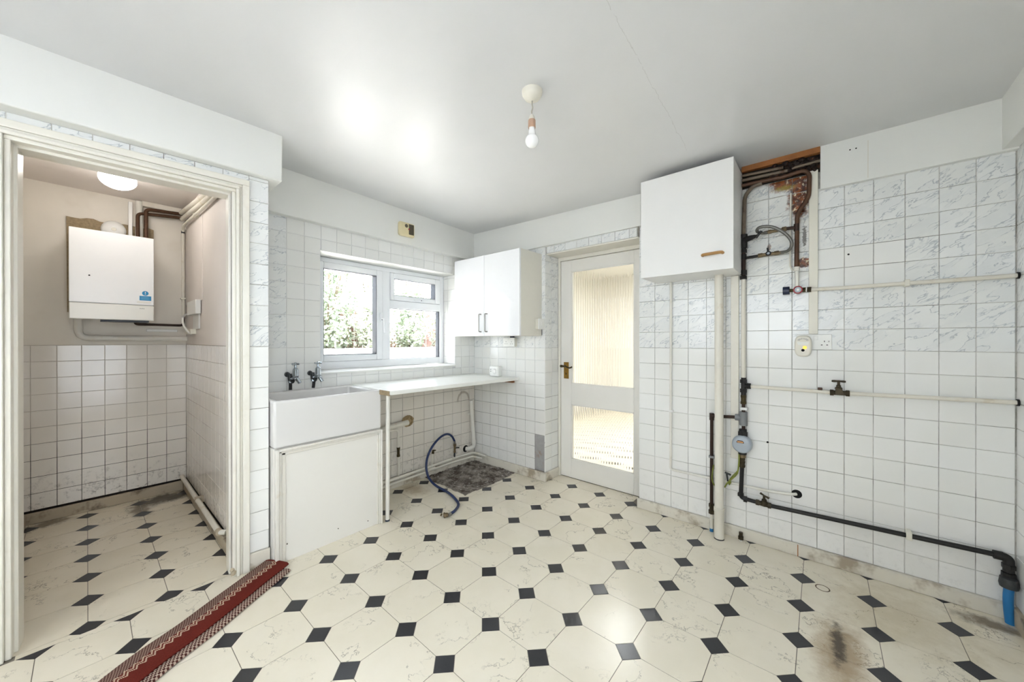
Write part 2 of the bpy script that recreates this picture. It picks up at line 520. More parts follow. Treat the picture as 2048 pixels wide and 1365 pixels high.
class MB:
    def __init__(self):
        self.v = []
        self.f = []
        self.uv = {}

    def add(self, vs, fs):
        k = len(self.v)
        self.v += [Vector(p) for p in vs]
        self.f += [tuple(i + k for i in f) for f in fs]
        return k

    def box(self, a, b):
        x0, y0, z0 = a
        x1, y1, z1 = b
        return self.hexa([(x0, y0, z0), (x1, y0, z0), (x1, y1, z0), (x0, y1, z0), (x0, y0, z1), (x1, y0, z1), (x1, y1, z1), (x0, y1, z1)])

    def hexa(self, p):
        self.add(p, [(0, 3, 2, 1), (4, 5, 6, 7), (0, 1, 5, 4), (1, 2, 6, 5), (2, 3, 7, 6), (3, 0, 4, 7)])
        return self

    def prism(self, poly, d):
        """polygon (3D points, counter-clockwise seen from outside) extruded by vector d (pointing inwards)"""
        n = len(poly)
        d = Vector(d)
        self.add(list(poly) + [Vector(p) + d for p in poly],
                 [tuple(range(n)), tuple(range(2 * n - 1, n - 1, -1))] + [(i, i + n, (i + 1) % n + n, (i + 1) % n) for i in range(n)])
        return self

    def tube(self, pts, r, seg=12, caps=True, rs=None):
        pts = [Vector(p) for p in pts]
        n = len(pts)
        tang = []
        for i in range(n):
            a = pts[max(0, i - 1)]
            b = pts[min(n - 1, i + 1)]
            tang.append((b - a).normalized())
        up = Vector((0, 0, 1)) if abs(tang[0].z) < 0.9 else Vector((1, 0, 0))
        nx = tang[0].cross(up).normalized()
        vs = []
        for i in range(n):
            nx = (nx - tang[i] * nx.dot(tang[i])).normalized()
            ny = tang[i].cross(nx)
            rr = rs[i] if rs else r
            for k in range(seg):
                a = 2 * math.pi * k / seg
                vs.append(pts[i] + nx * math.cos(a) * rr + ny * math.sin(a) * rr)
        fs = []
        for i in range(n - 1):
            for k in range(seg):
                k2 = (k + 1) % seg
                fs.append((i * seg + k, i * seg + k2, (i + 1) * seg + k2, (i + 1) * seg + k))
        if caps:
            fs.append(tuple(range(seg - 1, -1, -1)))
            fs.append(tuple((n - 1) * seg + k for k in range(seg)))
        self.add(vs, fs)
        return self

    def cyl(self, p0, p1, r, seg=16, r1=None):
        return self.tube([p0, p1], r, seg, rs=[r, r if r1 is None else r1])

    def lathe(self, o, axis, prof, seg=24):
        """prof: list of (distance along axis, radius)"""
        o = Vector(o)
        a = Vector(axis).normalized()
        up = Vector((0, 0, 1)) if abs(a.z) < 0.9 else Vector((1, 0, 0))
        nx = a.cross(up).normalized()
        ny = a.cross(nx)
        vs = []
        for h, r in prof:
            r = max(r, 1e-5)
            for k in range(seg):
                t = 2 * math.pi * k / seg
                vs.append(o + a * h + nx * math.cos(t) * r + ny * math.sin(t) * r)
        fs = []
        n = len(prof)
        for i in range(n - 1):
            for k in range(seg):
                k2 = (k + 1) % seg
                fs.append((i * seg + k, i * seg + k2, (i + 1) * seg + k2, (i + 1) * seg + k))
        fs.append(tuple(range(seg - 1, -1, -1)))
        fs.append(tuple((n - 1) * seg + k for k in range(seg)))
        self.add(vs, fs)
        return self

    def hexnut(self, p0, p1, r):
        return self.tube([p0, p1], r, 6)

    def build(self, name, mat, parent=None, bev=0.0, smooth=40, loc=None, kind=None, segs=2):
        if parent is not None:
            off = OFF.get(parent.name, Vector((0, 0, 0)))
        else:
            if loc is None:
                xs = [p.x for p in self.v]
                ys = [p.y for p in self.v]
                zs = [p.z for p in self.v]
                loc = ((min(xs) + max(xs)) / 2, (min(ys) + max(ys)) / 2, min(zs))
            off = Vector(loc)
        me = bpy.data.meshes.new(name)
        me.from_pydata([tuple(p - off) for p in self.v], [], self.f)
        me.validate()
        me.update()
        if smooth:
            me.shade_smooth()
            me.set_sharp_from_angle(angle=R(smooth))
        o = bpy.data.objects.new(name, me)
        COL.objects.link(o)
        me.materials.append(M[mat] if isinstance(mat, str) else mat)
        if parent is not None:
            o.parent = parent
            OFF[o.name] = off
        else:
            o.location = off
            OFF[o.name] = off
        if bev:
            b = o.modifiers.new('bevel', 'BEVEL')
            b.width = bev
            b.segments = segs
            b.limit_method = 'ANGLE'
            b.angle_limit = R(50)
        if kind:
            o['kind'] = kind
        return o


def bx(name, a, b, mat, parent=None, bev=0.0, **kw):
    return MB().box(a, b).build(name, mat, parent, bev, **kw)


def st(o, label, cat):
    return tag(o, label, cat, kind='structure')
# ================================================================== SETTING
PX, PY, X0, Y0 = 0.2511, 0.2500, 1.862, -1.4905     # pitch and origin of the vinyl pattern
T = 0.11                                            # wall tile pitch


def ceil_z(y):
    return 2.268 - 0.034 * max(y, -1.95)


# ---- bases of floor, ceiling
floor = bx('floor', (0.30, -4.0, -0.06), (3.45, 0.20, -0.0012), 'vinyl_joint', loc=(0, 0, 0))
st(floor, 'cream marbled octagon vinyl floor with small black squares in the kitchen', 'floor')
mb = MB().box((-0.05, -1.97, -0.06), (0.30, 0.0, -0.0012))
mb.build('floor_base_strip', 'vinyl_joint', floor)
floor_c = bx('floor_cupboard', (-1.40, -2.95, -0.06), (0.30, -2.02, -0.0014), 'vinyl_joint', loc=(0, 0, 0))
st(floor_c, 'cream octagon vinyl floor inside the boiler cupboard, laid along its own lines', 'floor')
bx('floor_base_strip', (0.299, -2.80, -0.03), (0.36, -2.12, -0.0010), 'vinyl_joint', floor_c)
floor_h = bx('floor_hall', (-0.6, 0.20, -0.06), (3.4, 3.6, -0.0012), 'vinyl_joint', loc=(0, 0, 0))
st(floor_h, 'cream octagon vinyl floor of the room behind the reeded glass door', 'floor')

mb = MB()
for (ya, yb) in ((0.2, -1.95), (-1.95, -4.0)):
    za, zb = 2.268 - 0.034 * max(ya, -1.95), 2.268 - 0.034 * max(yb, -1.95)
    mb.hexa([(-0.1, yb, zb), (3.5, yb, zb), (3.5, ya, za), (-0.1, ya, za), (-0.1, yb, 2.5), (3.5, yb, 2.5), (3.5, ya, 2.5), (-0.1, ya, 2.5)])
ceiling = mb.build('ceiling', 'ceiling', loc=(0, 0, 2.3), smooth=0)
st(ceiling, 'white satin painted kitchen ceiling with a hairline crack', 'ceiling')


# ---- floor pieces
def clip(poly, axis, val, keep_less):
    out = []
    n = len(poly)
    for i in range(n):
        a, b = poly[i], poly[(i + 1) % n]
        ia = (a[axis] <= val) if keep_less else (a[axis] >= val)
        ib = (b[axis] <= val) if keep_less else (b[axis] >= val)
        if ia:
            out.append(a)
        if ia != ib:
            s = (val - a[axis]) / (b[axis] - a[axis])
            out.append((a[0] + (b[0] - a[0]) * s, a[1] + (b[1] - a[1]) * s))
    return out


FM = {}


def floor_piece(parent, name, poly, c, mat, bounds, key):
    """poly around c, clipped to bounds; whole pieces share one mesh"""
    x0, x1, y0, y1 = bounds
    p = [(c[0] + a, c[1] + b) for a, b in poly]
    q = clip(clip(clip(clip(p, 0, x0, False), 0, x1, True), 1, y0, False), 1, y1, True)
    if len(q) < 3:
        return
    area = abs(sum(q[i][0] * q[(i + 1) % len(q)][1] - q[(i + 1) % len(q)][0] * q[i][1] for i in range(len(q)))) / 2
    if area < 2e-4:
        return
    whole = len(q) == len(p) and all(abs(a[0] - b[0]) + abs(a[1] - b[1]) < 1e-7 for a, b in zip(p, q))
    if whole and key in FM:
        me = FM[key]
    else:
        n = len(q)
        vs = [(a - c[0], b - c[1], 0) for a, b in q] + [(a - c[0], b - c[1], -0.0012) for a, b in q]
        fs = [tuple(range(n))] + [(i, i + n, (i + 1) % n + n, (i + 1) % n) for i in range(n)]
        me = bpy.data.meshes.new(name)
        me.from_pydata(vs, [], fs)
        me.materials.append(M[mat])
        if whole:
            FM[key] = me
    o = bpy.data.objects.new(name, me)
    COL.objects.link(o)
    o.parent = parent
    o.location = Vector((c[0], c[1], 0)) - OFF[parent.name]


def lattice(parent, ox, oy, px, py, rb, ra, bounds_fn, octmat, key):
    rng = rb + ra
    hx, hy, c, g = px / 2 - 0.0013, py / 2 - 0.0013, 0.0507, 0.0008
    octo = [(hx, -(hy - c)), (hx, hy - c), (hx - c, hy), (-(hx - c), hy), (-hx, hy - c), (-hx, -(hy - c)), (-(hx - c), -hy), (hx - c, -hy)]
    d = c - g
    dot = [(d, 0), (0, d), (-d, 0), (0, -d)]
    for b in range(rng[0], rng[1]):
        for a in range(rng[2], rng[3]):
            x, y = ox + px * b, oy + py * a
            bo = bounds_fn(x + px / 2, y + py / 2)
            if bo:
                mt = octmat(x + px / 2, y + py / 2)
                floor_piece(parent, 'octagon_tile', octo, (x + px / 2, y + py / 2), mt, bo, key + mt)
            bo = bounds_fn(x, y)
            if bo:
                floor_piece(parent, 'square_tile', dot, (x, y), 'vinyl_dot', bo, key + 'd')


def main_bounds(x, y):
    top = 0.165 if 0.86 < x < 1.70 else 0.0
    left = 0.36 if y < -1.93 else 0.0
    if x < left - 0.13 or x > 3.46 or y > top + 0.13 or y < -3.8:
        return None
    return (left, 3.33, -3.7, top)


lattice(floor, X0, Y0, PX, PY, (-9, 8), (-10, 8), main_bounds,
        lambda x, y: 'vinyl_leak' if x > 2.5 and y > -1.25 else ('vinyl_sink' if x < 0.5 and y > -1.2 else 'vinyl'), 'm')
lattice(floor_c, 0.328, -2.357, 0.2510, 0.2520, (-8, 2), (-4, 3),
        lambda x, y: (-1.30, 0.358, -2.88 if x < 0.25 else -2.79, -2.09 if x < 0.25 else -2.13), lambda x, y: 'vinyl_mould' if x < -0.6 else 'vinyl_cupboard', 'c')
lattice(floor_h, X0, Y0, PX, PY, (-9, 6), (5, 20), lambda x, y: (-0.5, 3.3, 0.215, 3.5), lambda x, y: 'vinyl', 'm')

# ---- wall tiles
TM = {}


def tile_mesh(w, h, mat, name):
    k = (round(w, 4), round(h, 4), mat)
    if k not in TM:
        t, e = 0.0065, 0.0016
        a, b = w / 2, h / 2
        vs = [(-a, t, -b), (a, t, -b), (a, t, b), (-a, t, b), (-a, e, -b), (a, e, -b), (a, e, b), (-a, e, b),
              (-a + e, 0, -b + e), (a - e, 0, -b + e), (a - e, 0, b - e), (-a + e, 0, b - e)]
        fs = [(8, 9, 10, 11)] + [(i, (i + 1) % 4, (i + 1) % 4 + 4, i + 4) for i in range(4)] + [(i + 4, (i + 1) % 4 + 4, (i + 1) % 4 + 8, i + 8) for i in range(4)]
        me = bpy.data.meshes.new(name)
        me.from_pydata(vs, [], fs)
        me.materials.append(M[mat])
        TM[k] = me
    return TM[k]


def lines(a, b, origin, step):
    """grid lines origin + k*step inside [a, b], with both ends"""
    k0 = math.ceil((a - origin) / step + 0.08)
    out = [a]
    x = origin + k0 * step
    while x < b - 0.012:
        if x > a + 0.012:
            out.append(x)
        x += step
    out.append(b)
    return out


def tile_wall(parent, at, rotz, us, zs, matfn, holes=(), gap=0.0012, name='tile'):
    n = 0
    for i in range(len(us) - 1):
        for j in range(len(zs) - 1):
            r = [us[i] + gap, us[i + 1] - gap, zs[j] + gap, zs[j + 1] - gap]
            ok = True
            for (ha, hb, hc, hd) in holes:
                if r[0] < hb and r[1] > ha and r[2] < hd and r[3] > hc:
                    c = [(r[0], ha, r[2], r[3]), (hb, r[1], r[2], r[3]), (r[0], r[1], r[2], hc), (r[0], r[1], hd, r[3])]
                    c = [q for q in c if q[1] - q[0] > 0.012 and q[3] - q[2] > 0.012]
                    if not c:
                        ok = False
                        break
                    r = list(max(c, key=lambda q: (q[1] - q[0]) * (q[3] - q[2])))
            if not ok:
                continue
            w, h = r[1] - r[0], r[3] - r[2]
            if w < 0.012 or h < 0.012:
                continue
            u, z = (r[0] + r[1]) / 2, (r[2] + r[3]) / 2
            mat = matfn(u, z)
            if mat is None:
                continue
            o = bpy.data.objects.new(name, tile_mesh(w, h, mat, name))
            COL.objects.link(o)
            o.parent = parent
            o.location = Vector(at(u, z)) - OFF[parent.name]
            o.rotation_euler = (R(random.uniform(-.22, .22)), R(random.uniform(-.12, .12)), rotz + R(random.uniform(-.22, .22)))
            n += 1
    return n


# ---- window wall (x = 0)
WY0, WY1, WZ0, WZ1 = -1.543, -0.301, 0.990, 1.850
mb = MB()
mb.box((-0.30, -1.97, -0.05), (-0.003, WY0, 2.4))
mb.box((-0.30, WY1, -0.05), (-0.003, 0.25, 2.4))
mb.box((-0.30, WY0, -0.05), (-0.003, WY1, WZ0 - 0.012))
mb.box((-0.30, WY0, WZ1 + 0.004), (-0.003, WY1, 2.4))
wall_l = mb.build('wall_left', 'grout_window', loc=(0, 0, 0), smooth=0)
st(wall_l, 'white tiled wall with the kitchen window above the sink', 'wall')
zsA = lines(0.085, 2.035, 1.166, 0.1090)
usA = lines(-1.965, -0.048, -0.119, 0.1091)


def matA(u, z):
    if z < 0.86:
        return 'tile_worktop'
    if u < -1.755 and z > 1.166:
        return 'tile_vein'
    return 'tile'


tile_wall(wall_l, lambda u, z: (0, u, z), R(90), usA, zsA, matA, [(WY0, WY1, WZ0 - 0.012, WZ1 + 0.004)], gap=0.0011)
# tiled right-hand reveal of the window, plastered head and left side
tile_wall(wall_l, lambda u, z: (u, WY1 - 0.005, z), 0, [-0.172, -0.108, -0.003], lines(WZ0, WZ1, 1.166, 0.109), lambda u, z: 'tile')
bx('window_head', (-0.26, WY0 - 0.001, WZ1), (0.001, WY1 + 0.001, WZ1 + 0.006), 'soffit_paint', wall_l)
bx('reveal_plaster', (-0.26, WY0 - 0.006, WZ0 - 0.012), (-0.001, WY0, WZ1 + 0.004), 'soffit_paint', wall_l)

# ---- projecting wall piece between the corner and the door (front y = -0.05)
wall_n = bx('wall_nook', (-0.003, -0.047, -0.05), (0.874, 0.24, 2.4), 'grout_window', loc=(0, 0, 0), smooth=0)
st(wall_n, 'tiled wall piece between the window corner and the glazed door', 'wall')
tile_wall(wall_n, lambda u, z: (u, -0.05, z), 0, lines(0.0, 0.877, 0.003, 0.1092), lines(0.075, 2.03, 1.150, 0.1085),
          lambda u, z: 'tile_vein' if z > 1.15 else ('tile' if z > 0.62 else 'tile_low'), [(0.765, 0.878, 0.08, 0.385)])
tile_wall(wall_n, lambda u, z: (0.877, u, z), R(90), [-0.050, 0.052, 0.155], lines(0.075, 1.955, 1.151, 0.1075),
          lambda u, z: 'tile_vein' if z > 1.15 else 'tile')
# bare plaster where two tiles came off
bx('bare_plaster', (0.768, -0.0485, 0.082), (0.876, -0.044, 0.39), 'plaster_grey', wall_n, bev=0.001)
mb = MB()
for k in range(9):
    x, z = 0.775 + 0.09 * random.random(), 0.30 + 0.085 * random.random()
    mb.lathe((x, -0.045, z), (random.uniform(-.3, .3), -1, random.uniform(-.3, .3)), [(0, 0.022), (0.004, 0.016 + .01 * random.random()), (0.0065, 0.006)], 7)
mb.build('broken_adhesive', 'plaster_grey', wall_n, smooth=0)

# ---- door wall, right-hand part (front y = 0)
mb = MB()
mb.box((1.680, 0.003, -0.05), (3.45, 0.24, 2.4))
mb.box((0.874, -0.027, 1.965), (1.680, 0.24, 2.4))
wall_b = mb.build('wall_back', 'grout', loc=(0, 0, 0), smooth=0)
st(wall_b, 'long tiled wall carrying the pipes to the right of the glazed door', 'wall')


def matB(u, z):
    if z < 1.163:
        return 'tile' if z > 0.35 else 'tile_low'
    if 2.67 < u < 3.0 and 1.496 < z < 1.716:
        return 'tile'
    if 2.34 < u < 2.56 and 1.163 < z < 1.386:
        return 'tile'
    if 2.3 < u < 2.72 and z > 1.45:
        return 'tile_vein_rust'
    return 'tile_vein'


usB = lines(1.677, 3.328, 2.78, T)
tile_wall(wall_b, lambda u, z: (u, 0, z), 0, usB, lines(0.066, 2.05, 1.163, T), matB, gap=0.0010)
tile_wall(wall_b, lambda u, z: (u, 0, z), 0, [2.305, 2.34, 2.45, 2.56, 2.635], [2.052, 2.140], lambda u, z: 'tile_vein_rust')
# strip of cut tiles over the door
tile_wall(wall_b, lambda u, z: (u, -0.030, z), 0, lines(0.88, 1.674, 0.955, T), [1.966, 2.035], lambda u, z: 'tile_vein')
bx('door_head_plaster', (0.876, -0.027, 1.955), (1.680, 0.17, 1.967), 'frame_paint', wall_b)
tile_wall(wall_b, lambda u, z: (1.677, u, z), R(-90), [0.004, 0.08, 0.155], lines(0.066, 1.955, 1.163, T), lambda u, z: 'tile')
# drill holes
for (x, z, r) in ((2.446, 0.613, 0.006), (2.796, 1.67, 0.005), (2.283, 1.545, 0.009)):
    MB().lathe((x, 0.001, z), (0, -1, 0), [(0, r), (0.0022, r * .9)], 10).build('drill_hole', 'dark_hole', wall_b)

# ---- right wall (x = 3.33) and the wall behind the camera
mb = MB()
mb.box((3.333, -2.15, -0.05), (3.45, 0.003, 2.45))
mb.box((3.333, -4.0, -0.05), (3.45, -3.25, 2.45))
mb.box((3.333, -3.25, 2.05), (3.45, -2.15, 2.45))
mb.box((3.333, -3.25, -0.05), (3.45, -2.15, 0.12))
wall_r = mb.build('wall_right', 'grout', loc=(0, 0, 0), smooth=0)
st(wall_r, 'tiled side wall at the right edge of the room', 'wall')
tile_wall(wall_r, lambda u, z: (3.33, -u, z), R(-90), lines(0.0, 0.66, 0.106, T), lines(0.066, 2.05, 1.163, T),
          lambda u, z: 'tile_vein' if z > 1.163 else 'tile')
bx('plaster_face', (3.329, -2.15, 0.0), (3.334, -0.662, 2.05), 'wall_paint', wall_r)
mb = MB()
mb.box((0.2, -4.0, -0.05), (0.85, -3.9, 2.45))
mb.box((2.85, -4.0, -0.05), (3.45, -3.9, 2.45))
mb.box((0.85, -4.0, 2.10), (2.85, -3.9, 2.45))
mb.box((0.85, -4.0, -0.05), (2.85, -3.9, 1.00))
wall_f = mb.build('wall_front', 'wall_paint', loc=(0, 0, 0), smooth=0)
st(wall_f, 'white wall behind the viewpoint with an added wide window', 'wall')
w2 = thing('added_window', 'unseen wide white framed window added behind the viewpoint for daylight', 'window', (1.85, -3.95, 1.00), kind='structure')  # unseen opening, added to light the room from behind
mb = MB()
for x in (0.85, 1.82, 2.79):
    mb.box((x, -3.98, 1.00), (x + 0.06, -3.92, 2.10))
for x in (0.91, 1.88):
    mb.box((x, -3.98, 1.00), (x + 0.91, -3.92, 1.06))
    mb.box((x, -3.98, 2.04), (x + 0.91, -3.92, 2.10))
mb.build('frame', 'upvc', w2, smooth=0)
for x in (0.91, 1.88):
    bx('pane', (x, -3.953, 1.06), (x + 0.91, -3.948, 2.04), 'pane_glass', w2, smooth=0)
d2 = thing('added_door', 'unseen white framed glazed garden doors added beside the viewpoint for daylight', 'door', (3.40, -2.70, 0.12), kind='structure')  # unseen opening, added to send daylight across towards the cupboard
mb = MB()
for y in (-3.25, -2.73, -2.21):
    mb.box((3.36, y, 0.12), (3.42, y + 0.06, 2.05))
for y in (-3.19, -2.67):
    mb.box((3.36, y, 0.12), (3.42, y + 0.46, 0.22))
    mb.box((3.36, y, 1.99), (3.42, y + 0.46, 2.05))
mb.build('frame', 'upvc', d2, smooth=0)
for y in (-3.19, -2.67):
    bx('pane', (3.388, y, 0.22), (3.393, y + 0.46, 1.99), 'pane_glass', d2, smooth=0)

# ---- boxed-in beams below the ceiling
mb = MB()
mb.hexa([(0.0, -1.96, 2.030), (0.055, -1.96, 2.030), (0.058, -0.05, 2.004), (0.0, -0.05, 2.004), (0.0, -1.96, 2.42), (0.040, -1.96, 2.42), (0.062, -0.05, 2.42), (0.0, -0.05, 2.42)])
o = mb.build('trim_1', 'soffit_paint', bev=0.004)
st(o, 'white plastered boxing above the kitchen window', 'boxing')
mb = MB()
mb.hexa([(0.055, -0.112, 2.004), (1.70, -0.030, 2.040), (1.70, 0.01, 2.040), (0.055, -0.04, 2.004), (0.055, -0.112, 2.42), (1.70, -0.030, 2.42), (1.70, 0.01, 2.42), (0.055, -0.04, 2.42)])
o = mb.build('trim_2', 'soffit_paint', bev=0.003)
st(o, 'white boxing above the wall cabinet and the glazed door', 'boxing')
mb = MB().box((2.682, -0.027, 2.036), (3.335, 0.003, 2.42))
o = mb.build('trim_3', 'soffit_paint', bev=0.002)
st(o, 'white boxing above the tiles at the right, cut off beside the rusty pipes', 'boxing')
MB().lathe((2.80, -0.0255, 2.21), (0, -1, 0), [(0, 0.004), (0.002, 0.0035)], 8).build('screw_hole', 'dark_hole', o)
MB().lathe((2.823, -0.0255, 2.21), (0, -1, 0), [(0, 0.004), (0.002, 0.0035)], 8).build('screw_hole', 'dark_hole', o)
bx('board_joint', (2.866, -0.0275, 2.045), (2.8685, -0.026, 2.235), 'skirting_paint', o)
mb = MB().box((3.284, -3.9, 2.045), (3.335, -0.002, 2.45))
o = mb.build('trim_4', 'soffit_paint', bev=0.002)
st(o, 'white boxing along the top of the right side wall', 'boxing')

# ---- skirtings
def skirt(name, a, b, mat, label):
    o = bx(name, a, b, mat, bev=0.004)
    return st(o, label, 'skirting')


bb = skirt('baseboard_back', (1.668, -0.020, 0.0), (3.328, 0.002, 0.067), 'skirting_paint', 'dirty cream skirting below the long tiled wall with the pipes')
bx('board_gap', (2.586, -0.0215, 0.002), (2.590, -0.019, 0.066), 'batten_wood', bb)
skirt('baseboard_right', (3.312, -3.88, 0.0), (3.331, -0.021, 0.070), 'skirting_dirty', 'stained skirting on the right side wall')
skirt('baseboard_nook', (0.0, -0.068, 0.0), (0.892, -0.047, 0.076), 'skirting_paint', 'chipped cream skirting between the bare floor patch and the door recess')
skirt('baseboard_recess', (0.872, -0.047, 0.0), (0.892, 0.153, 0.076), 'skirting_paint', 'short cream skirting inside the door recess')
skirt('baseboard_left', (-0.002, -1.33, 0.0), (0.020, -0.069, 0.085), 'skirting_paint', 'dirty cream skirting on the window wall under the worktop')

# ---- cupboard wall (slightly out of square): from (0.40,-1.968) to (0.335,-2.80)
def cw(s, d, z):
    """s = metres left of the pier edge, d = metres proud of the wall face"""
    ux, uy = -0.0778, -0.9970
    return Vector((0.400 + ux * s + 0.9970 * d, -1.968 + uy * s - 0.0778 * d, z))


def cbox(mb, s0, s1, d0, d1, z0, z1):
    s0, s1 = min(s0, s1), max(s0, s1)
    mb.hexa([cw(s1, d0, z0), cw(s1, d1, z0), cw(s0, d1, z0), cw(s0, d0, z0), cw(s1, d0, z1), cw(s1, d1, z1), cw(s0, d1, z1), cw(s0, d0, z1)])


mb = MB()
mb.box((0.0, -2.06, -0.05), (0.28, -1.965, 2.45))
cbox(mb, 0.003, 0.16, -0.12, -0.003, -0.05, 2.42)
cbox(mb, 0.16, 0.835, -0.12, -0.003, 1.99, 2.42)
cbox(mb, 0.835, 1.95, -0.12, -0.003, -0.05, 2.42)
wall_c = mb.build('wall_cupboard', 'grout', loc=(0, 0, 0), smooth=0)
st(wall_c, 'tiled wall around the opening of the boiler cupboard', 'wall')
ROTC = math.atan2(-0.0778, 0.9970) + R(90)
tile_wall(wall_c, lambda u, z: cw(u, 0.0, z), ROTC, [0.0, 0.0875], lines(0.09, 2.084, 1.182, 0.1105),
          lambda u, z: 'tile_vein' if z > 1.182 else 'tile')
tile_wall(wall_c, lambda u, z: cw(u, 0.0, z), ROTC, [0.0875] + [0.0875 + 0.108 * k for k in range(1, 8)] + [0.907], [2.052, 2.084], lambda u, z: 'tile_vein')
mb = MB()
cbox(mb, 0.907, 1.95, -0.004, 0.001, 0, 2.1)
mb.build('plaster_face', 'wall_paint', wall_c, smooth=0)
mb = MB()
cbox(mb, -0.004, 0.09, -0.003, 0.010, 0.0, 0.088)
o = mb.build('baseboard_pier', 'skirting_paint', bev=0.003)
st(o, 'short cream skirting at the foot of the tiled pier beside the sink', 'skirting')
# beam over the opening
mb = MB()
mb.hexa([(0.15, -3.90, 2.080), (0.365, -3.90, 2.080), (0.438, -1.914, 2.086), (0.05, -1.914, 2.086),
         (0.15, -3.90, 2.44), (0.369, -3.90, 2.44), (0.442, -1.912, 2.44), (0.05, -1.912, 2.44)])
o = mb.build('trim_5', 'soffit_paint', bev=0.006)
st(o, 'deep white beam over the boiler cupboard opening', 'beam')
# frame of the opening: architrave, lining, stop
tr = thing('trim_6', 'cream painted door frame around the boiler cupboard opening', 'door frame', cw(0.5, 0, 0), kind='structure')
def stepped(name, s0, s1, z0, z1):
    mb = MB()
    for (a, b, d) in ((0.0, 0.42, 0.016), (0.42, 0.58, 0.010), (0.58, 0.78, 0.019), (0.78, 1.0, 0.006)):
        cbox(mb, s0 + (s1 - s0) * a, s0 + (s1 - s0) * b, -0.10, d, z0, 2.052 - 0.073 * b)
    return mb.build(name, 'frame_paint', tr, bev=0.003)


stepped('jamb', 0.0875, 0.160, 0.0, 1.985)
stepped('jamb', 0.905, 0.832, 0.0, 1.985)
mb = MB()
for (a, b, d) in ((0.0, 0.42, 0.016), (0.42, 0.58, 0.010), (0.58, 0.78, 0.019), (0.78, 1.0, 0.006)):
    z1, z0 = 2.052 - 0.073 * a, 2.052 - 0.073 * b
    cbox(mb, 0.0875 + 0.072 * a, 0.905 - 0.072 * a, -0.10, d + 0.0004, z0, z1)
mb.build('head', 'frame_paint', tr, bev=0.003)
mb = MB()
cbox(mb, 0.158, 0.170, -0.125, -0.035, 0.0, 1.982)
mb.build('stop', 'frame_paint', tr, bev=0.002)
mb = MB()
cbox(mb, 0.822, 0.834, -0.125, -0.035, 0.0, 1.982)
mb.build('stop', 'frame_paint', tr, bev=0.002)
mb = MB()
cbox(mb, 0.16, 0.832, -0.125, -0.035, 1.968, 1.981)
mb.build('stop', 'frame_paint', tr, bev=0.002)
mb = MB()
for k in range(5):
    mb.lathe(cw(0.16 - 0.012 * random.random(), 0.004, 0.012 + 0.03 * random.random()), (1, 0, 0), [(0, 0.012), (0.006, 0.008), (0.009, 0.003)], 6)
mb.build('chipped_paint', 'skirting_dirty', tr, smooth=0)

# ---- inside of the boiler cupboard
CB, CR, CL, CZ = -1.29, -2.080, -2.893, 2.282       # back, right, left, ceiling
mb = MB().box((CB - 0.1, CL - 0.1, -0.05), (CB - 0.003, CR + 0.1, 2.4))
wall_cb = mb.build('wall_cupboard_back', 'grout_cupboard', loc=(0, 0, 0), smooth=0)
st(wall_cb, 'back wall of the boiler cupboard, mouldy white tiles below dingy paint', 'wall')
bx('painted_upper', (CB - 0.004, CL, 1.184), (CB + 0.001, CR, CZ), 'cupboard_paint', wall_cb)
tile_wall(wall_cb, lambda u, z: (CB, u, z), R(90), lines(CL, CR, -2.089, 0.1092), lines(0.072, 1.182, 1.182, 0.1097), lambda u, z: 'tile_cupboard')
mb = MB().box((CB - 0.1, CR + 0.003, -0.05), (0.285, CR + 0.10, 2.4))
wall_cr = mb.build('wall_cupboard_right', 'grout_cupboard', loc=(0, 0, 0), smooth=0)
st(wall_cr, 'right wall of the boiler cupboard, glossy white tiles below lilac grey paint', 'wall')
bx('painted_upper', (CB, CR - 0.001, 1.184), (0.283, CR + 0.004, CZ), 'cupboard_side_paint', wall_cr)
tile_wall(wall_cr, lambda u, z: (u, CR, z), 0, lines(CB, 0.283, -1.24, T), lines(0.072, 1.182, 1.182, 0.1097), lambda u, z: 'tile_cupboard')
mb = MB().box((CB - 0.1, CL - 0.1, -0.05), (0.245, CL - 0.003, 2.4))
wall_cl = mb.build('wall_cupboard_left', 'grout_cupboard', loc=(0, 0, 0), smooth=0)
st(wall_cl, 'left wall of the boiler cupboard seen as a narrow strip', 'wall')
bx('painted_upper', (CB, CL - 0.004, 1.184), (0.245, CL + 0.001, CZ), 'cupboard_paint', wall_cl)
tile_wall(wall_cl, lambda u, z: (-u, CL, z), R(180), lines(-0.245, -CB, 1.18, T), lines(0.072, 1.182, 1.182, 0.1097), lambda u, z: 'tile_cupboard')
o = bx('ceiling_cupboard', (CB - 0.1, CL - 0.1, CZ), (0.29, CR + 0.1, 2.45), 'cupboard_side_paint', smooth=0)
st(o, 'dingy lilac grey ceiling of the boiler cupboard', 'ceiling')
skirt('baseboard_cupboard_back', (CB - 0.002, CL, 0.0), (CB + 0.022, CR - 0.022, 0.072), 'skirting_dirty', 'mouldy skirting at the back of the boiler cupboard')
skirt('baseboard_cupboard_right', (CB + 0.022, CR - 0.022, 0.0), (0.27, CR + 0.001, 0.072), 'skirting_dirty', 'mouldy skirting on the right side of the boiler cupboard')
skirt('baseboard_cupboard_left', (CB + 0.022, CL - 0.001, 0.0), (0.24, CL + 0.022, 0.072), 'skirting_dirty', 'mouldy skirting on the left side of the boiler cupboard')

# ---- kitchen window (frame face x = -0.18)
w1 = thing('window_1', 'white plastic casement window with a small top vent above the sink', 'window', (-0.21, -0.92, 0.99), kind='structure')
FX0, FX1 = -0.245, -0.180


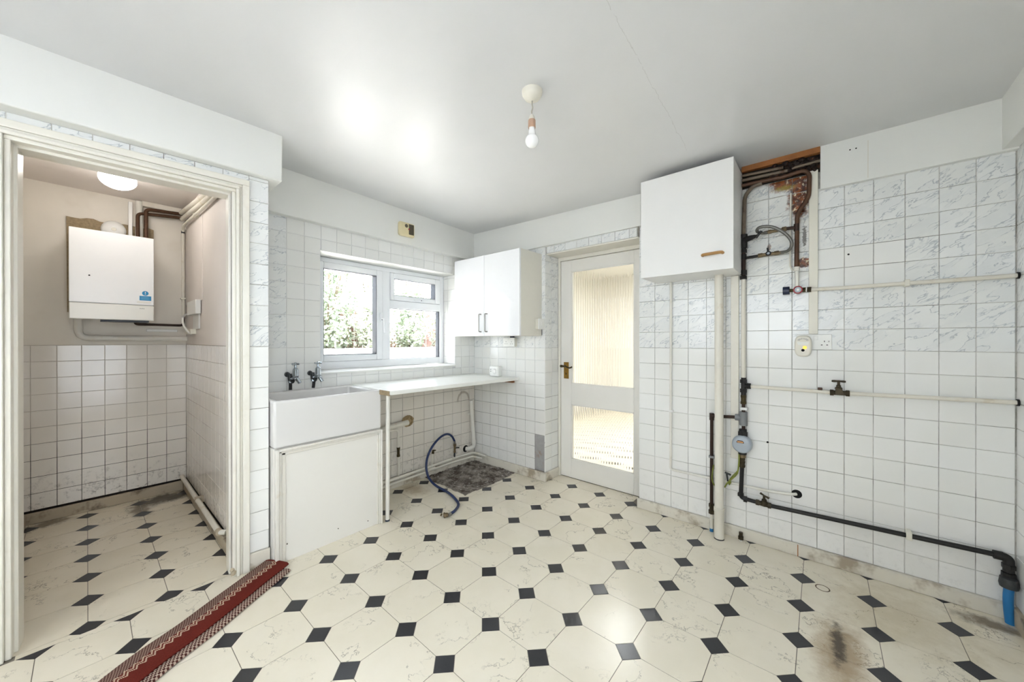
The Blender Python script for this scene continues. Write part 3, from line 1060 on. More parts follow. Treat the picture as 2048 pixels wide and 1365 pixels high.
def ring(name, y0, y1, z0, z1, w, xa, xb, mat, parent, bev=0.003):
    mb = MB()
    wl, wr, wb, wt_ = w
    mb.box((xa, y0, z0), (xb, y0 + wl, z1))
    mb.box((xa, y1 - wr, z0), (xb, y1, z1))
    mb.box((xa, y0 + wl, z0), (xb, y1 - wr, z0 + wb))
    mb.box((xa, y0 + wl, z1 - wt_), (xb, y1 - wr, z1))
    return mb.build(name, mat, parent, bev=bev)


ring('frame', WY0, WY1, 0.992, 1.848, (0.035, 0.048, 0.060, 0.036), FX0, FX1, 'upvc', w1)
bx('mullion', (FX0, -0.966, 1.052), (FX1, -0.892, 1.812), 'upvc', w1, bev=0.003)
bx('transom', (FX0, -0.892, 1.500), (FX1, -0.349, 1.568), 'upvc', w1, bev=0.003)
sash = ring('sash', -1.508, -0.968, 1.054, 1.810, (0.055, 0.055, 0.048, 0.048), FX0 + 0.005, FX1 + 0.016, 'upvc', w1, bev=0.006)
ring('gasket', -1.454, -1.022, 1.101, 1.763, (0.005,) * 4, FX0 + 0.01, FX1 + 0.010, 'gasket', sash, bev=0)
bx('pane', (-0.222, -1.450, 1.105), (-0.217, -1.026, 1.759), 'pane_glass', sash, smooth=0)
vent = ring('vent_sash', -0.890, -0.351, 1.570, 1.808, (0.032, 0.062, 0.042, 0.050), FX0 + 0.005, FX1 + 0.016, 'upvc', w1, bev=0.006)
ring('gasket', -0.859, -0.412, 1.611, 1.759, (0.004,) * 4, FX0 + 0.01, FX1 + 0.010, 'gasket', vent, bev=0)
bx('pane', (-0.222, -0.856, 1.614), (-0.217, -0.415, 1.756), 'pane_glass', vent, smooth=0)
ring('gasket', -0.893, -0.348, 1.050, 1.501, (0.004, 0.010, 0.004, 0.005), FX0 + 0.01, FX1 - 0.012, 'gasket', w1, bev=0)
bx('pane', (-0.222, -0.890, 1.053), (-0.217, -0.357, 1.497), 'pane_glass', w1, smooth=0)
h = thing('handle', 'x', 'x', (-0.16, -0.985, 1.40))
for k in ('label', 'category'):
    del h[k]
h.parent = w1
h.location = Vector((-0.16, -0.985, 1.40)) - OFF[w1.name]
OFF[h.name] = Vector((-0.16, -0.985, 1.40))
bx('handle_base', (-0.165, -0.998, 1.375), (-0.148, -0.972, 1.452), 'upvc', h, bev=0.004)
MB().tube(fillet([(-0.150, -0.985, 1.40), (-0.128, -0.984, 1.398), (-0.124, -0.978, 1.36), (-0.126, -0.974, 1.275)], 0.012), 0.0075, 10, rs=None).build('handle_lever', 'upvc', h)
MB().lathe((-0.149, -0.985, 1.392), (1, 0, 0), [(0, 0.006), (0.003, 0.005)], 10).build('key_button', 'gasket', h)
o = bx('vent_catch', (-0.166, -0.66, 1.578), (-0.150, -0.56, 1.592), 'upvc', w1, bev=0.003)
MB().lathe((-0.150, -0.585, 1.586), (1, 0, 0), [(0, 0.005), (0.003, 0.004)], 10).build('key_button', 'gasket', o)
mb = MB().hexa([(-0.19, WY0, 0.985), (0.012, WY0, 0.974), (0.012, WY1, 0.966), (-0.19, WY1, 0.978), (-0.19, WY0, 0.998), (0.012, WY0, 0.988), (0.012, WY1, 0.980), (-0.19, WY1, 0.990)])
mb.build('sill', 'soffit_paint', w1, bev=0.004)

# ---- glazed door (front face y = 0.16)
d1 = thing('door_1', 'white door with two reeded glass panels and a brass handle', 'door', (1.285, 0.18, 0.0), kind='structure')
DX0, DX1, DZ1, DF, DB = 0.905, 1.665, 1.922, 0.160, 0.200
GX0, GX1 = 1.010, 1.576
bx('stile', (DX0, DF, 0.006), (GX0, DB, DZ1), 'door_paint', d1, bev=0.002)
bx('stile', (GX1, DF, 0.006), (DX1, DB, DZ1), 'door_paint', d1, bev=0.002)
for (a, b) in ((0.006, 0.170), (0.650, 0.835), (1.822, DZ1)):
    bx('rail', (GX0, DF, a), (GX1, DB, b), 'door_paint', d1, bev=0.002)


def reeded(z0, z1):
    pitch, n, amp = 0.0218, 8, 0.0025
    x0, x1 = GX0 - 0.006, GX1 + 0.006
    cnt = int((x1 - x0) / pitch * n)
    vs, fs = [], []
    for i in range(cnt + 1):
        x = x0 + (x1 - x0) * i / cnt
        ph = ((x - x0) / pitch) % 1.0
        y = 0.179 - amp * math.sqrt(max(0.0, 1 - (2 * ph - 1) ** 2 * 0.94))
        vs += [(x, y, z0), (x, y, z1), (x, 0.184, z0), (x, 0.184, z1)]
    for i in range(cnt):
        a, b = i * 4, i * 4 + 4
        fs += [(a, b, b + 1, a + 1), (a + 3, b + 3, b + 2, a + 2), (a + 1, b + 1, b + 3, a + 3), (a + 2, b + 2, b, a)]
    e = cnt * 4
    fs += [(0, 1, 3, 2), (e + 2, e + 3, e + 1, e)]
    mb = MB()
    mb.add(vs, fs)
    return mb.build('pane', 'reeded_glass', d1, smooth=50)


reeded(0.835 - 0.006, 1.822 + 0.006)
reeded(0.170 - 0.006, 0.650 + 0.006)
for (a, b) in ((0.170, 0.650), (0.835, 1.822)):
    mb = MB()
    mb.box((GX0, 0.164, a), (GX0 + 0.008, 0.174, b))
    mb.box((GX1 - 0.008, 0.164, a), (GX1, 0.174, b))
    mb.box((GX0, 0.164, a), (GX1, 0.174, a + 0.008))
    mb.box((GX0, 0.164, b - 0.008), (GX1, 0.174, b))
    mb.build('glazing_bead', 'door_paint', d1, smooth=0)
bx('door_frame', (0.880, 0.150, 0.0), (0.902, 0.21, 1.955), 'frame_paint', d1, bev=0.002)
bx('door_frame', (1.668, 0.150, 0.0), (1.682, 0.21, 1.955), 'frame_paint', d1, bev=0.002)
bx('door_frame', (0.902, 0.150, 1.926), (1.668, 0.21, 1.957), 'frame_paint', d1, bev=0.002)
pl = bx('handle_plate', (0.938, 0.152, 0.876), (0.986, 0.1605, 1.022), 'brass_plate', d1, bev=0.002)
MB().lathe((0.962, 0.154, 0.988), (0, -1, 0), [(0, 0.016), (0.006, 0.015), (0.010, 0.010), (0.022, 0.009)], 16).build('lever_boss', 'brass_plate', pl)
MB().tube(spline([(0.962, 0.128, 0.988), (0.945, 0.124, 0.986), (0.990, 0.122, 0.983), (1.020, 0.124, 0.975), (1.040, 0.126, 0.986)][0:1] + [(0.975, 0.120, 0.990), (1.000, 0.119, 0.978), (1.022, 0.121, 0.976), (1.040, 0.124, 0.986)]), 0.0065, 10).build('lever', 'brass_old', pl)
MB().lathe((0.940, 0.135, 0.986), (1, 0, 0), [(-0.026, 0.010), (-0.018, 0.012), (0.0, 0.009), (0.024, 0.008)], 12).build('lever_end', 'brass_old', pl)
mb = MB()
mb.lathe((0.962, 0.1535, 0.922), (0, -1, 0), [(0, 0.005), (0.002, 0.005)], 12)
mb.box((0.9595, 0.1515, 0.906), (0.9645, 0.1535, 0.922))
mb.build('keyhole', 'dark_hole', pl)

# ---- room behind the glazed door
mb = MB()
mb.box((-0.7, 0.20, -0.05), (-0.5, 3.7, 2.5))
mb.box((3.3, 0.20, -0.05), (3.5, 3.7, 2.5))
mb.box((-0.7, 3.5, -0.05), (3.5, 3.7, 2.5))
mb.box((-0.7, 0.20, 2.35), (3.5, 3.7, 2.5))
mb.box((-0.5, 0.24, -0.05), (0.86, 0.26, 2.4))
mb.box((1.70, 0.24, -0.05), (3.3, 0.26, 2.4))
mb.box((0.86, 0.24, 1.96), (1.70, 0.26, 2.4))
o = mb.build('wall_hall', 'hall_paint', loc=(0, 0, 0), smooth=0)
st(o, 'white walls of the bright room glimpsed through the reeded glass', 'wall')
# ================================================================== THINGS
def sub(name, parent, loc):
    """an Empty for a part that has pieces of its own"""
    o = bpy.data.objects.new(name, None)
    o.empty_display_size = 0.03
    COL.objects.link(o)
    o.parent = parent
    o.location = Vector(loc) - OFF[parent.name]
    OFF[o.name] = Vector(loc)
    return o


# ---- wall cabinet with two gloss doors
c1 = thing('wall_cabinet', 'white gloss two-door wall cabinet with slim steel handles beside the window', 'cabinet', (0.448, -0.05, 1.254))
mb = MB()
mb.box((0.052, -0.335, 1.254), (0.842, -0.0505, 1.272))
mb.box((0.052, -0.335, 1.944), (0.842, -0.0505, 1.962))
mb.box((0.052, -0.335, 1.272), (0.070, -0.0505, 1.944))
mb.box((0.824, -0.335, 1.272), (0.842, -0.0505, 1.944))
mb.box((0.070, -0.062, 1.272), (0.824, -0.0505, 1.944))
mb.build('carcass', 'carcass', c1, smooth=0)
for (a, b, hx) in ((0.050, 0.4405, 0.405), (0.4435, 0.843, 0.480)):
    d = bx('cabinet_door', (a, -0.356, 1.254), (b, -0.337, 1.960), 'white_gloss', c1, bev=0.0015)
    MB().tube(fillet([(hx, -0.356, 1.292), (hx, -0.384, 1.292), (hx, -0.384, 1.446), (hx, -0.356, 1.446)], 0.010), 0.0055, 10).build('handle', 'steel', d)

# ---- wall cabinet at the ceiling
c2 = thing('wall_cabinet', 'matt white single-door wall cabinet with an oak handle high on the pipe wall', 'cabinet', (2.06, 0.0, 1.615))
mb = MB()
mb.box((1.806, -0.282, 1.615), (2.318, -0.001, 1.633))
mb.box((1.806, -0.282, 2.212), (2.318, -0.001, 2.230))
mb.box((1.806, -0.282, 1.633), (1.824, -0.001, 2.212))
mb.box((2.300, -0.282, 1.633), (2.318, -0.001, 2.212))
mb.box((1.824, -0.012, 1.633), (2.300, -0.001, 2.212))
mb.build('carcass', 'cabinet_white', c2, smooth=0)
d = bx('cabinet_door', (1.804, -0.300, 1.614), (2.319, -0.283, 2.230), 'cabinet_white', c2, bev=0.0015)
MB().tube(fillet([(2.165, -0.299, 1.706), (2.168, -0.322, 1.705), (2.264, -0.322, 1.708), (2.267, -0.299, 1.707)], 0.012), 0.0085, 12).build('handle', 'oak', d)

# ---- sink, its panelled front
def sink():
    x0, x1, y0, y1, z0, z1 = 0.012, 0.458, -1.962, -1.338, 0.630, 0.886
    t, zi = 0.032, 0.700
    mb = MB()
    o = [(x0, y0), (x1, y0), (x1, y1), (x0, y1)]
    i = [(x0 + t * 1.6, y0 + t), (x1 - t, y0 + t), (x1 - t, y1 - t), (x0 + t * 1.6, y1 - t)]
    vs = [(a, b, z0) for a, b in o] + [(a, b, z1) for a, b in o] + [(a, b, z1) for a, b in i] + [(a, b, zi) for a, b in i]
    fs = [(3, 2, 1, 0)] + [(k, (k + 1) % 4, (k + 1) % 4 + 4, k + 4) for k in range(4)] + [(k + 4, (k + 1) % 4 + 4, (k + 1) % 4 + 8, k + 8) for k in range(4)] + \
         [(k + 8, (k + 1) % 4 + 8, (k + 1) % 4 + 12, k + 12) for k in range(4)] + [(12, 13, 14, 15)]
    mb.add(vs, fs)
    return mb


s1 = thing('butler_sink', 'deep white ceramic butler sink under the window', 'sink', (0.235, -1.65, 0.63))
sink().build('basin', 'ceramic', s1, bev=0.012, segs=4)
MB().lathe((0.22, -1.65, 0.699), (0, 0, 1), [(0, 0.034), (0.004, 0.034), (0.0045, 0.026), (0.001, 0.02)], 20).build('plug_hole', 'steel', s1)

p1 = thing('sink_cupboard', 'cream painted panelled box carrying the butler sink', 'cupboard', (0.24, -1.65, 0.0))
mb = MB()
mb.box((0.02, -1.960, 0.0), (0.44, -1.945, 0.628))
mb.box((0.02, -1.352, 0.0), (0.44, -1.337, 0.628))
mb.box((0.02, -1.945, 0.612), (0.44, -1.352, 0.628))
mb.build('carcass', 'panel_paint', p1, smooth=0)
bx('front_board', (0.436, -1.955, 0.0), (0.452, -1.340, 0.622), 'panel_paint', p1, bev=0.001)


def mould(name, a, b, horiz=False):
    """stepped moulding: three bands of falling height"""
    mb = MB()
    y0, z0 = a
    y1, z1 = b
    for (p, q, x) in ((0.0, 0.34, 0.474), (0.34, 0.62, 0.466), (0.62, 1.0, 0.459)):
        if horiz:
            mb.box((0.450, y0, z1 - (z1 - z0) * q), (x, y1, z1 - (z1 - z0) * p))
        else:
            mb.box((0.450, y0 + (y1 - y0) * p, z0), (x, y0 + (y1 - y0) * q, z1)) if y1 > y0 else mb.box((0.450, y0 + (y1 - y0) * q, z0), (x, y0 + (y1 - y0) * p, z1))
    return mb.build(name, 'panel_trim', p1, bev=0.003)


mould('moulding', (-1.958, 0.0), (-1.905, 0.624))
mould('moulding', (-1.337, 0.0), (-1.368, 0.624))
mould('moulding', (-1.940, 0.588), (-1.350, 0.626), True)
for y, z in ((-1.43, 0.045), (-1.62, 0.07), (-1.345, 0.42), (-1.90, 0.10)):
    MB().lathe((0.4525 if y > -1.9 and y != -1.345 else 0.462, y, z), (1, 0, 0), [(0, 0.0035), (0.0015, 0.003)], 8).build('nail_head', 'bronze', p1)

# ---- bib taps
def tap(name, y, label, tilt):
    t = thing(name, label, 'tap', (0.03, y, 0.90), 'bib taps over the sink')
    MB().lathe((0.001, y - 0.030, 0.990), (1, 0, 0), [(0, 0.017), (0.004, 0.016), (0.007, 0.010), (0.03, 0.010)], 14).build('wall_elbow', 'tarnish', t)
    MB().tube(fillet([(0.022, y - 0.022, 0.994), (0.03, y - 0.022, 0.952), (0.05, y - 0.010, 0.945)], 0.02), 0.0135, 12).build('back_elbow', 'tarnish', t)
    MB().tube([(0.032, y - 0.020, 0.890), (0.032 + tilt, y - 0.020 + tilt, 0.940)], 0.0095, 12).build('tail_pipe', 'black_metal', t)
    MB().lathe((0.032, y - 0.018, 0.935), (0, 0, 1), [(0, 0.010), (0.002, 0.017), (0.014, 0.017), (0.018, 0.012), (0.03, 0.012)], 8).build('union_nut', 'chrome', t)
    MB().lathe((0.060, y, 0.955), (0, 0, 1), [(0, 0.010), (0.006, 0.017), (0.022, 0.018), (0.026, 0.021), (0.030, 0.018), (0.066, 0.0175), (0.074, 0.014), (0.080, 0.0075), (0.104, 0.0070)], 18).build('body', 'chrome', t)
    MB().tube(fillet([(0.045, y - 0.012, 0.965), (0.070, y + 0.004, 0.968), (0.086, y + 0.018, 0.935)], 0.02), 0.0115, 12).build('spout', 'chrome', t)
    mb = MB()
    mb.lathe((0.060, y, 1.052), (0, 0, 1), [(0, 0.008), (0.006, 0.011), (0.014, 0.011), (0.018, 0.006)], 12)
    for a in (0.5, 2.07):
        dx, dy = 0.030 * math.cos(a), 0.030 * math.sin(a)
        mb.tube([(0.060 - dx, y - dy, 1.060), (0.060 - dx * .85, y - dy * .85, 1.060), (0.060, y, 1.060), (0.060 + dx * .85, y + dy * .85, 1.060), (0.060 + dx, y + dy, 1.060)], 0.004, 8, rs=[0.003, 0.006, 0.004, 0.006, 0.003])
    mb.build('crosshead', 'chrome', t)


tap('bib_tap', -1.722, 'old chrome crosshead bib tap over the sink, the one nearer the cupboard', 0.0)
tap('bib_tap', -1.582, 'old chrome crosshead bib tap over the sink, the one nearer the window', 0.004)

# ---- worktop
w = thing('worktop', 'thin white laminate worktop between the sink and the corner', 'worktop', (0.29, -0.70, 0.0))
def wz(x, y):
    return 0.884 + 0.004 * (-0.051 - y) / 1.3 + (0.003 * (-0.051 - y) / 1.3 - 0.004 * (y + 1.352) / 1.3) * (x / 0.59)


mb = MB().prism([(x, y, wz(x, y)) for x, y in ((0.003, -0.051), (0.003, -1.3365), (0.463, -1.3365), (0.463, -1.353), (0.592, -1.353), (0.592, -0.051))], (0, 0, -0.028))
mb.build('slab', 'laminate', w, bev=0.005, segs=3)
bx('end_strip', (0.465, -1.3565, 0.858), (0.586, -1.3515, 0.889), 'chipboard', w)
MB().tube([(0.468, -1.300, 0.012), (0.468, -1.296, 0.860)], 0.0135, 14).build('leg', 'pipe_white', w)
MB().lathe((0.468, -1.300, 0.0), (0, 0, 1), [(0, 0.015), (0.012, 0.0145)], 14).build('leg_foot', 'gasket', w)
mb = MB().hexa([(0.30, -0.078, 0.826), (0.536, -0.078, 0.826), (0.536, -0.0505, 0.826), (0.30, -0.0505, 0.826), (0.30, -0.078, 0.857), (0.536, -0.078, 0.857), (0.536, -0.0505, 0.857), (0.30, -0.0505, 0.857)])
mb.build('support_batten', 'bracket_wood', w, bev=0.003)

# ---- small box with dial on the worktop
k = thing('dial_box', 'small rounded white box with a round dial standing on the worktop', 'control box', (0.416, -0.175, 0.884))
bx('case', (0.358, -0.205, 0.886), (0.472, -0.145, 0.980), 'pvc_white', k, bev=0.014, segs=4)
MB().lathe((0.428, -0.204, 0.934), (0, -1, 0), [(0, 0.026), (0.004, 0.025), (0.006, 0.021), (0.012, 0.018), (0.014, 0.014)], 20).build('dial', 'pvc_white', k)
for z in (0.932, 0.948):
    MB().lathe((0.380, -0.2045, z), (0, -1, 0), [(0, 0.005), (0.003, 0.004)], 10).build('indicator', 'grey_plastic', k)

# ---- sockets and switches
def socket_holes(p, x, z, y):
    for dx, dz, w_, h_ in ((0, 0.010, 0.0035, 0.008), (-0.011, -0.010, 0.007, 0.004), (0.011, -0.010, 0.007, 0.004)):
        bx('pin_hole', (x + dx - w_ / 2, y - 0.0006, z + dz - h_ / 2), (x + dx + w_ / 2, y + 0.002, z + dz + h_ / 2), 'dark_hole', p)


k = thing('double_socket', 'white surface double socket under the gloss wall cabinet', 'socket', (0.497, -0.07, 1.158))
bx('back_box', (0.430, -0.082, 1.160), (0.564, -0.0505, 1.238), 'pvc_aged', k, bev=0.003)
f = bx('face_plate', (0.427, -0.091, 1.158), (0.567, -0.082, 1.240), 'pvc_white', k, bev=0.003)
socket_holes(f, 0.465, 1.194, -0.091)
socket_holes(f, 0.532, 1.194, -0.091)
for x in (0.488, 0.508):
    bx('rocker', (x - 0.007, -0.0945, 1.216), (x + 0.007, -0.090, 1.232), 'pvc_white', f, bev=0.001)
bx('conduit', (0.50, -0.075, 1.236), (0.535, -0.0505, 1.255), 'gasket', k)

k = thing('double_socket', 'white double socket below the wide trunking on the pipe wall', 'socket', (2.655, -0.01, 1.163))
f = bx('face_plate', (2.581, -0.013, 1.164), (2.731, -0.0005, 1.249), 'pvc_white', k, bev=0.003)
socket_holes(f, 2.700, 1.200, -0.013)
bx('rocker', (2.656, -0.017, 1.218), (2.672, -0.012, 1.240), 'pvc_white', f, bev=0.001)
MB().lathe((2.718, -0.0125, 1.210), (0, -1, 0), [(0, 0.004), (0.0015, 0.0035)], 10).build('screw', 'steel', f)

k = thing('plug_in_freshener', 'cream plug-in unit glowing amber in the pipe wall socket', 'plug-in unit', (2.611, -0.03, 1.126))
mb = MB()
prof = []
for i in range(28):
    a = 2 * math.pi * i / 28
    ca, sa = math.cos(a), math.sin(a)
    ex = 0.62
    prof.append((2.6105 + 0.0375 * math.copysign(abs(ca) ** ex, ca), 1.184 + 0.0585 * math.copysign(abs(sa) ** ex, sa) - 0.0))
mb.prism([(x, -0.050, z) for x, z in prof][::1], (0, 0.037, 0))
mb.build('case', 'pvc_aged', k, bev=0.008, segs=3)
mb = MB().prism([(2.583, -0.0512, 1.207), (2.589, -0.0512, 1.190), (2.631, -0.0512, 1.190), (2.637, -0.0512, 1.207)], (0, 0.002, 0))
mb.build('window_strip', 'amber_lens', k, smooth=0)
MB().lathe((2.618, -0.050, 1.176), (0, -1, 0), [(0, 0.009), (0.003, 0.0085), (0.004, 0.004)], 14).build('amber_light', 'amber_lamp', k)
MB().lathe((2.610, -0.050, 1.161), (0, -1, 0), [(0, 0.0075), (0.002, 0.0070)], 14).build('sensor', 'dark_hole', k)
for i in range(9):
    a = R(20 + 17.5 * i)
    c, s_ = math.cos(a), math.sin(a)
    bxm = MB().tube([(2.6105 + 0.016 * c, -0.0505, 1.212 + 0.009 * s_), (2.6105 + 0.026 * c, -0.0505, 1.212 + 0.018 * s_)], 0.0011, 6)
    bxm.build('vent_slot', 'grey_plastic', k)

k = thing('light_switch', 'white surface light switch beside the gloss wall cabinet', 'switch', (0.86, -0.10, 1.31))
bx('back_box', (0.8425, -0.143, 1.312), (0.872, -0.062, 1.397), 'pvc_aged', k, bev=0.003)
f = bx('face_plate', (0.872, -0.146, 1.309), (0.881, -0.059, 1.400), 'pvc_white', k, bev=0.003)
bx('rocker', (0.880, -0.110, 1.341), (0.886, -0.095, 1.368), 'pvc_white', f, bev=0.002)
bx('cable', (0.8435, -0.0535, 1.262), (0.8475, -0.0495, 1.312), 'gasket', k)

# ---- smoke alarm
k = thing('smoke_alarm', 'yellowed square smoke alarm on the boxing above the window', 'smoke alarm', (0.055, -0.893, 2.072))
bx('case', (0.052, -0.966, 2.074), (0.092, -0.820, 2.190), 'alarm_cream', k, bev=0.018, segs=4)
bx('grille', (0.0905, -0.882, 2.092), (0.0935, -0.834, 2.178), 'alarm_dark', k, bev=0.004)
MB().lathe((0.091, -0.905, 2.158), (1, 0, 0), [(0, 0.015), (0.002, 0.0145)], 18).build('sounder', 'alarm_dark', k)
MB().lathe((0.091, -0.880, 2.135), (1, 0, 0), [(0, 0.008), (0.004, 0.007)], 14).build('test_button', 'red_plastic', k)

# ---- pendant lamp
rx, ry = 1.716, -1.335
rz = ceil_z(ry)
k = thing('pendant_lamp', 'bare bulb hanging on a short flex from a cream ceiling rose', 'lamp', (rx, ry, 2.05))
MB().lathe((rx, ry, rz + 0.004), (0, 0, -1), [(0, 0.046), (0.018, 0.044), (0.024, 0.041), (0.034, 0.034), (0.040, 0.018), (0.046, 0.006)], 32).build('ceiling_rose', 'pvc_aged', k)
MB().tube(spline([(rx, ry, rz - 0.036), (rx - 0.001, ry, rz - 0.055), (rx + 0.002, ry, rz - 0.072), (rx - 0.002, ry - 0.001, rz - 0.088), (rx - 0.002, ry, 2.205)]), 0.003, 8).build('flex', 'cord', k)
MB().lathe((rx - 0.002, ry, 2.214), (0, 0, -1), [(0, 0.004), (0.005, 0.008), (0.016, 0.013), (0.026, 0.015)], 20).build('holder_cap', 'pvc_aged', k)
MB().lathe((rx - 0.002, ry, 2.188), (0, 0, -1), [(0, 0.0155), (0.002, 0.0165), (0.034, 0.0165), (0.036, 0.0155), (0.030, 0.013)], 20).build('holder_skirt', 'bakelite', k)
prof = [(0.0, 0.0125), (0.010, 0.0130), (0.022, 0.0160)] + [(0.060 - 0.030 * math.cos(R(a)), 0.030 * math.sin(R(a))) for a in range(36, 181, 9)]
MB().lathe((rx - 0.002, ry, 2.156), (0, 0, -1), prof, 28).build('bulb', 'opal_glass', k, smooth=60)

# ---- gas boiler in the cupboard
k = thing('boiler', 'white wall-hung boiler with a blue notice in the cupboard', 'boiler', (-1.12, -2.49, 1.355))
bx('casing', (-1.272, -2.684, 1.372), (-1.000, -2.298, 1.946), 'boiler_white', k, bev=0.004)
d = bx('upper_cover', (-1.000, -2.686, 1.4655), (-0.979, -2.296, 1.949), 'boiler_white', k, bev=0.004)
lo = bx('lower_cover', (-1.000, -2.686, 1.356), (-0.979, -2.296, 1.4625), 'boiler_lower', k, bev=0.005)
MB().lathe((-0.9792, -2.600, 1.645), (1, 0, 0), [(0, 0.0045), (0.001, 0.004)], 10).build('screw', 'dark_hole', d)
# blue notice
st_z = 1.533
MB().lathe((-0.9792, -2.340, 1.5505), (1, 0, 0), [(0, 0.0165), (0.0008, 0.0165)], 28).build('notice_disc', 'sticker_blue', d)
bx('exclamation_bar', (-0.9786, -2.3422, 1.5495), (-0.9778, -2.3378, 1.5610), 'boiler_white', d)
bx('exclamation_dot', (-0.9786, -2.3422, 1.5410), (-0.9778, -2.3378, 1.5450), 'boiler_white', d)
bx('notice', (-0.9790, -2.3690, 1.4990), (-0.9782, -2.3100, 1.5310), 'sticker_blue', d)
mb = MB()
for i in range(4):
    mb.box((-0.9783, -2.362, 1.505 + 0.006 * i), (-0.9779, -2.318 - 0.006 * (i % 2), 1.5065 + 0.006 * i))
mb.build('notice_print', 'sticker_line', d, smooth=0)
bx('blank_label', (-0.9788, -2.382, 1.480), (-0.9784, -2.312, 1.492), 'boiler_lower', d)
mb = MB()
for i in range(6):
    y = -2.368 + 0.0042 * i
    mb.box((-0.9788, y, 1.4385), (-0.9783, y + 0.003, 1.4385 + (0.0055 if i in (0, 3) else 0.004)))
mb.build('maker_mark', 'logo_grey', lo, smooth=0)
bx('base_tray', (-1.15, -2.55, 1.345), (-1.0, -2.32, 1.372), 'gasket', k)

mb = MB()
pts = []
edge = [(-2.699, 1.412)] + [(-2.272, 1.412), (-2.272, 2.050)]
top = [(-2.272 - 0.43 * i / 14, 2.078 + random.uniform(-.007, .007)) for i in range(15)]
poly = edge + top
mb.prism([(-1.2735, y, z) for y, z in poly], (-0.015, 0, 0))
tag(mb.build('backing_board', 'chipboard', smooth=0), 'torn brown board behind the boiler', 'board')

k = thing('vent_cover', 'round white vent cover above the boiler', 'vent cover', (-1.26, -2.482, 1.97))
MB().lathe((-1.273, -2.482, 2.028), (1, 0, 0), [(0, 0.064), (0.010, 0.063), (0.022, 0.052), (0.028, 0.030), (0.029, 0.014)], 30).build('dome', 'pvc_white', k)
MB().lathe((-1.246, -2.482, 2.028), (1, 0, 0), [(0, 0.014), (0.005, 0.012)], 18).build('centre_boss', 'pvc_aged', k)

k = thing('cupboard_lamp', 'opal globe lamp on the cupboard ceiling, its glow added to brighten the cupboard', 'lamp', (-0.60, -2.486, 2.15))
MB().lathe((-0.60, -2.486, CZ), (0, 0, -1), [(0, 0.060), (0.016, 0.060), (0.020, 0.056)], 28).build('base', 'pvc_white', k)
MB().lathe((-0.60, -2.486, CZ - 0.018), (0, 0, -1), [(0, 0.062)] + [(0.058 - 0.060 * math.cos(R(a)), 0.083 * math.sin(R(a))) for a in range(55, 181, 8)], 32).build('globe', 'cupboard_fill_glow', k, smooth=60)

# ---- pipes in the cupboard
def pipe_thing(name, pts, r, mat, label, cat='pipe', fr=0.03, group=None):
    o = MB().tube(fillet(pts, fr), r, 14).build(name, mat)
    return tag(o, label, cat, group)


o = pipe_thing('condensate_pipe', [(-1.245, -2.650, 1.372), (-1.245, -2.650, 1.233), (-1.250, -2.081, 1.228)], 0.0205, 'pipe_white', 'thick white waste pipe running right from under the boiler', fr=0.06)
MB().lathe((-1.245, -2.650, 1.29), (0, 0, 1), [(0, 0.0225), (0.03, 0.0225)], 16).build('collar', 'pipe_white', o)
MB().tube([(-1.247, -2.575, 1.2325), (-1.247, -2.558, 1.2325)], 0.0228, 16).build('collar', 'pipe_white', o)
o = pipe_thing('gas_pipe', [(-1.235, -2.374, 1.372), (-1.255, -2.374, 1.338), (-1.255, -2.102, 1.336), (-1.262, -2.101, 1.415)], 0.0095, 'copper_dark', 'dark copper pipe under the boiler turning up in the corner', fr=0.025)
o = pipe_thing('painted_riser', [(-1.262, -2.101, 1.412), (-1.262, -2.103, 2.118), (-1.20, -2.105, 2.140), (-0.02, -2.099, 2.088)], 0.0105, 'pipe_cream', 'thin cream painted pipe rising in the corner and along the cupboard wall')
MB().lathe((-1.262, -2.103, 2.085), (0, 0, 1), [(0, 0.0115), (0.022, 0.0115)], 12).build('black_joint', 'black_metal', o)
bx('clip', (-1.288, -2.118, 1.55), (-1.25, -2.086, 1.562), 'pvc_aged', o, bev=0.002)
bx('clip', (-0.78, -2.112, 2.108), (-0.765, -2.079, 2.136), 'pvc_aged', o, bev=0.002)
o = pipe_thing('heating_pipe', [(-1.24, -2.116, 2.242), (-0.15, -2.104, 2.150)], 0.016, 'pipe_cream', 'upper of the two fat painted pipes under the cupboard ceiling')
o = pipe_thing('heating_pipe', [(-1.24, -2.110, 2.196), (-0.08, -2.100, 2.116)], 0.016, 'pipe_cream', 'lower of the two fat painted pipes under the cupboard ceiling')
pipe_thing('flow_pipe', [(-1.20, -2.362, 1.948), (-1.235, -2.361, 2.175), (-1.245, -2.110, 2.205)], 0.011, 'copper_brown', 'brown copper pipe from the boiler top, the shorter bend', fr=0.03)
pipe_thing('flow_pipe', [(-1.20, -2.318, 1.948), (-1.225, -2.318, 2.215), (-1.245, -2.110, 2.236)], 0.012, 'copper_brown', 'brown copper pipe from the boiler top, the taller bend', fr=0.03)
o = pipe_thing('flue_pipe', [(-1.255, -2.352, 1.95), (-1.255, -2.352, 2.270)], 0.021, 'pipe_white', 'grey white upright pipe behind the brown copper bends')
o = bx('cable_trunking', (-1.262, -2.409, 1.948), (-1.240, -2.388, 2.252), 'pvc_white', bev=0.002)
tag(o, 'narrow white upright trunking on top of the boiler', 'trunking')
o = bx('boxed_duct', (-1.289, -2.338, 2.240), (-1.245, -2.084, 2.281), 'cupboard_paint', bev=0.003)
tag(o, 'painted box duct against the cupboard ceiling above the copper bends', 'duct')
o = bx('conduit', (-1.289, -2.312, 1.284), (-1.272, -2.135, 1.303), 'pvc_white', bev=0.002)
tag(o, 'short white conduit below the boiler pipe', 'conduit')
o = bx('cover_board', (-1.285, -2.0845, 1.50), (-0.62, -2.0785, 2.10), 'cupboard_side_paint', bev=0.001)
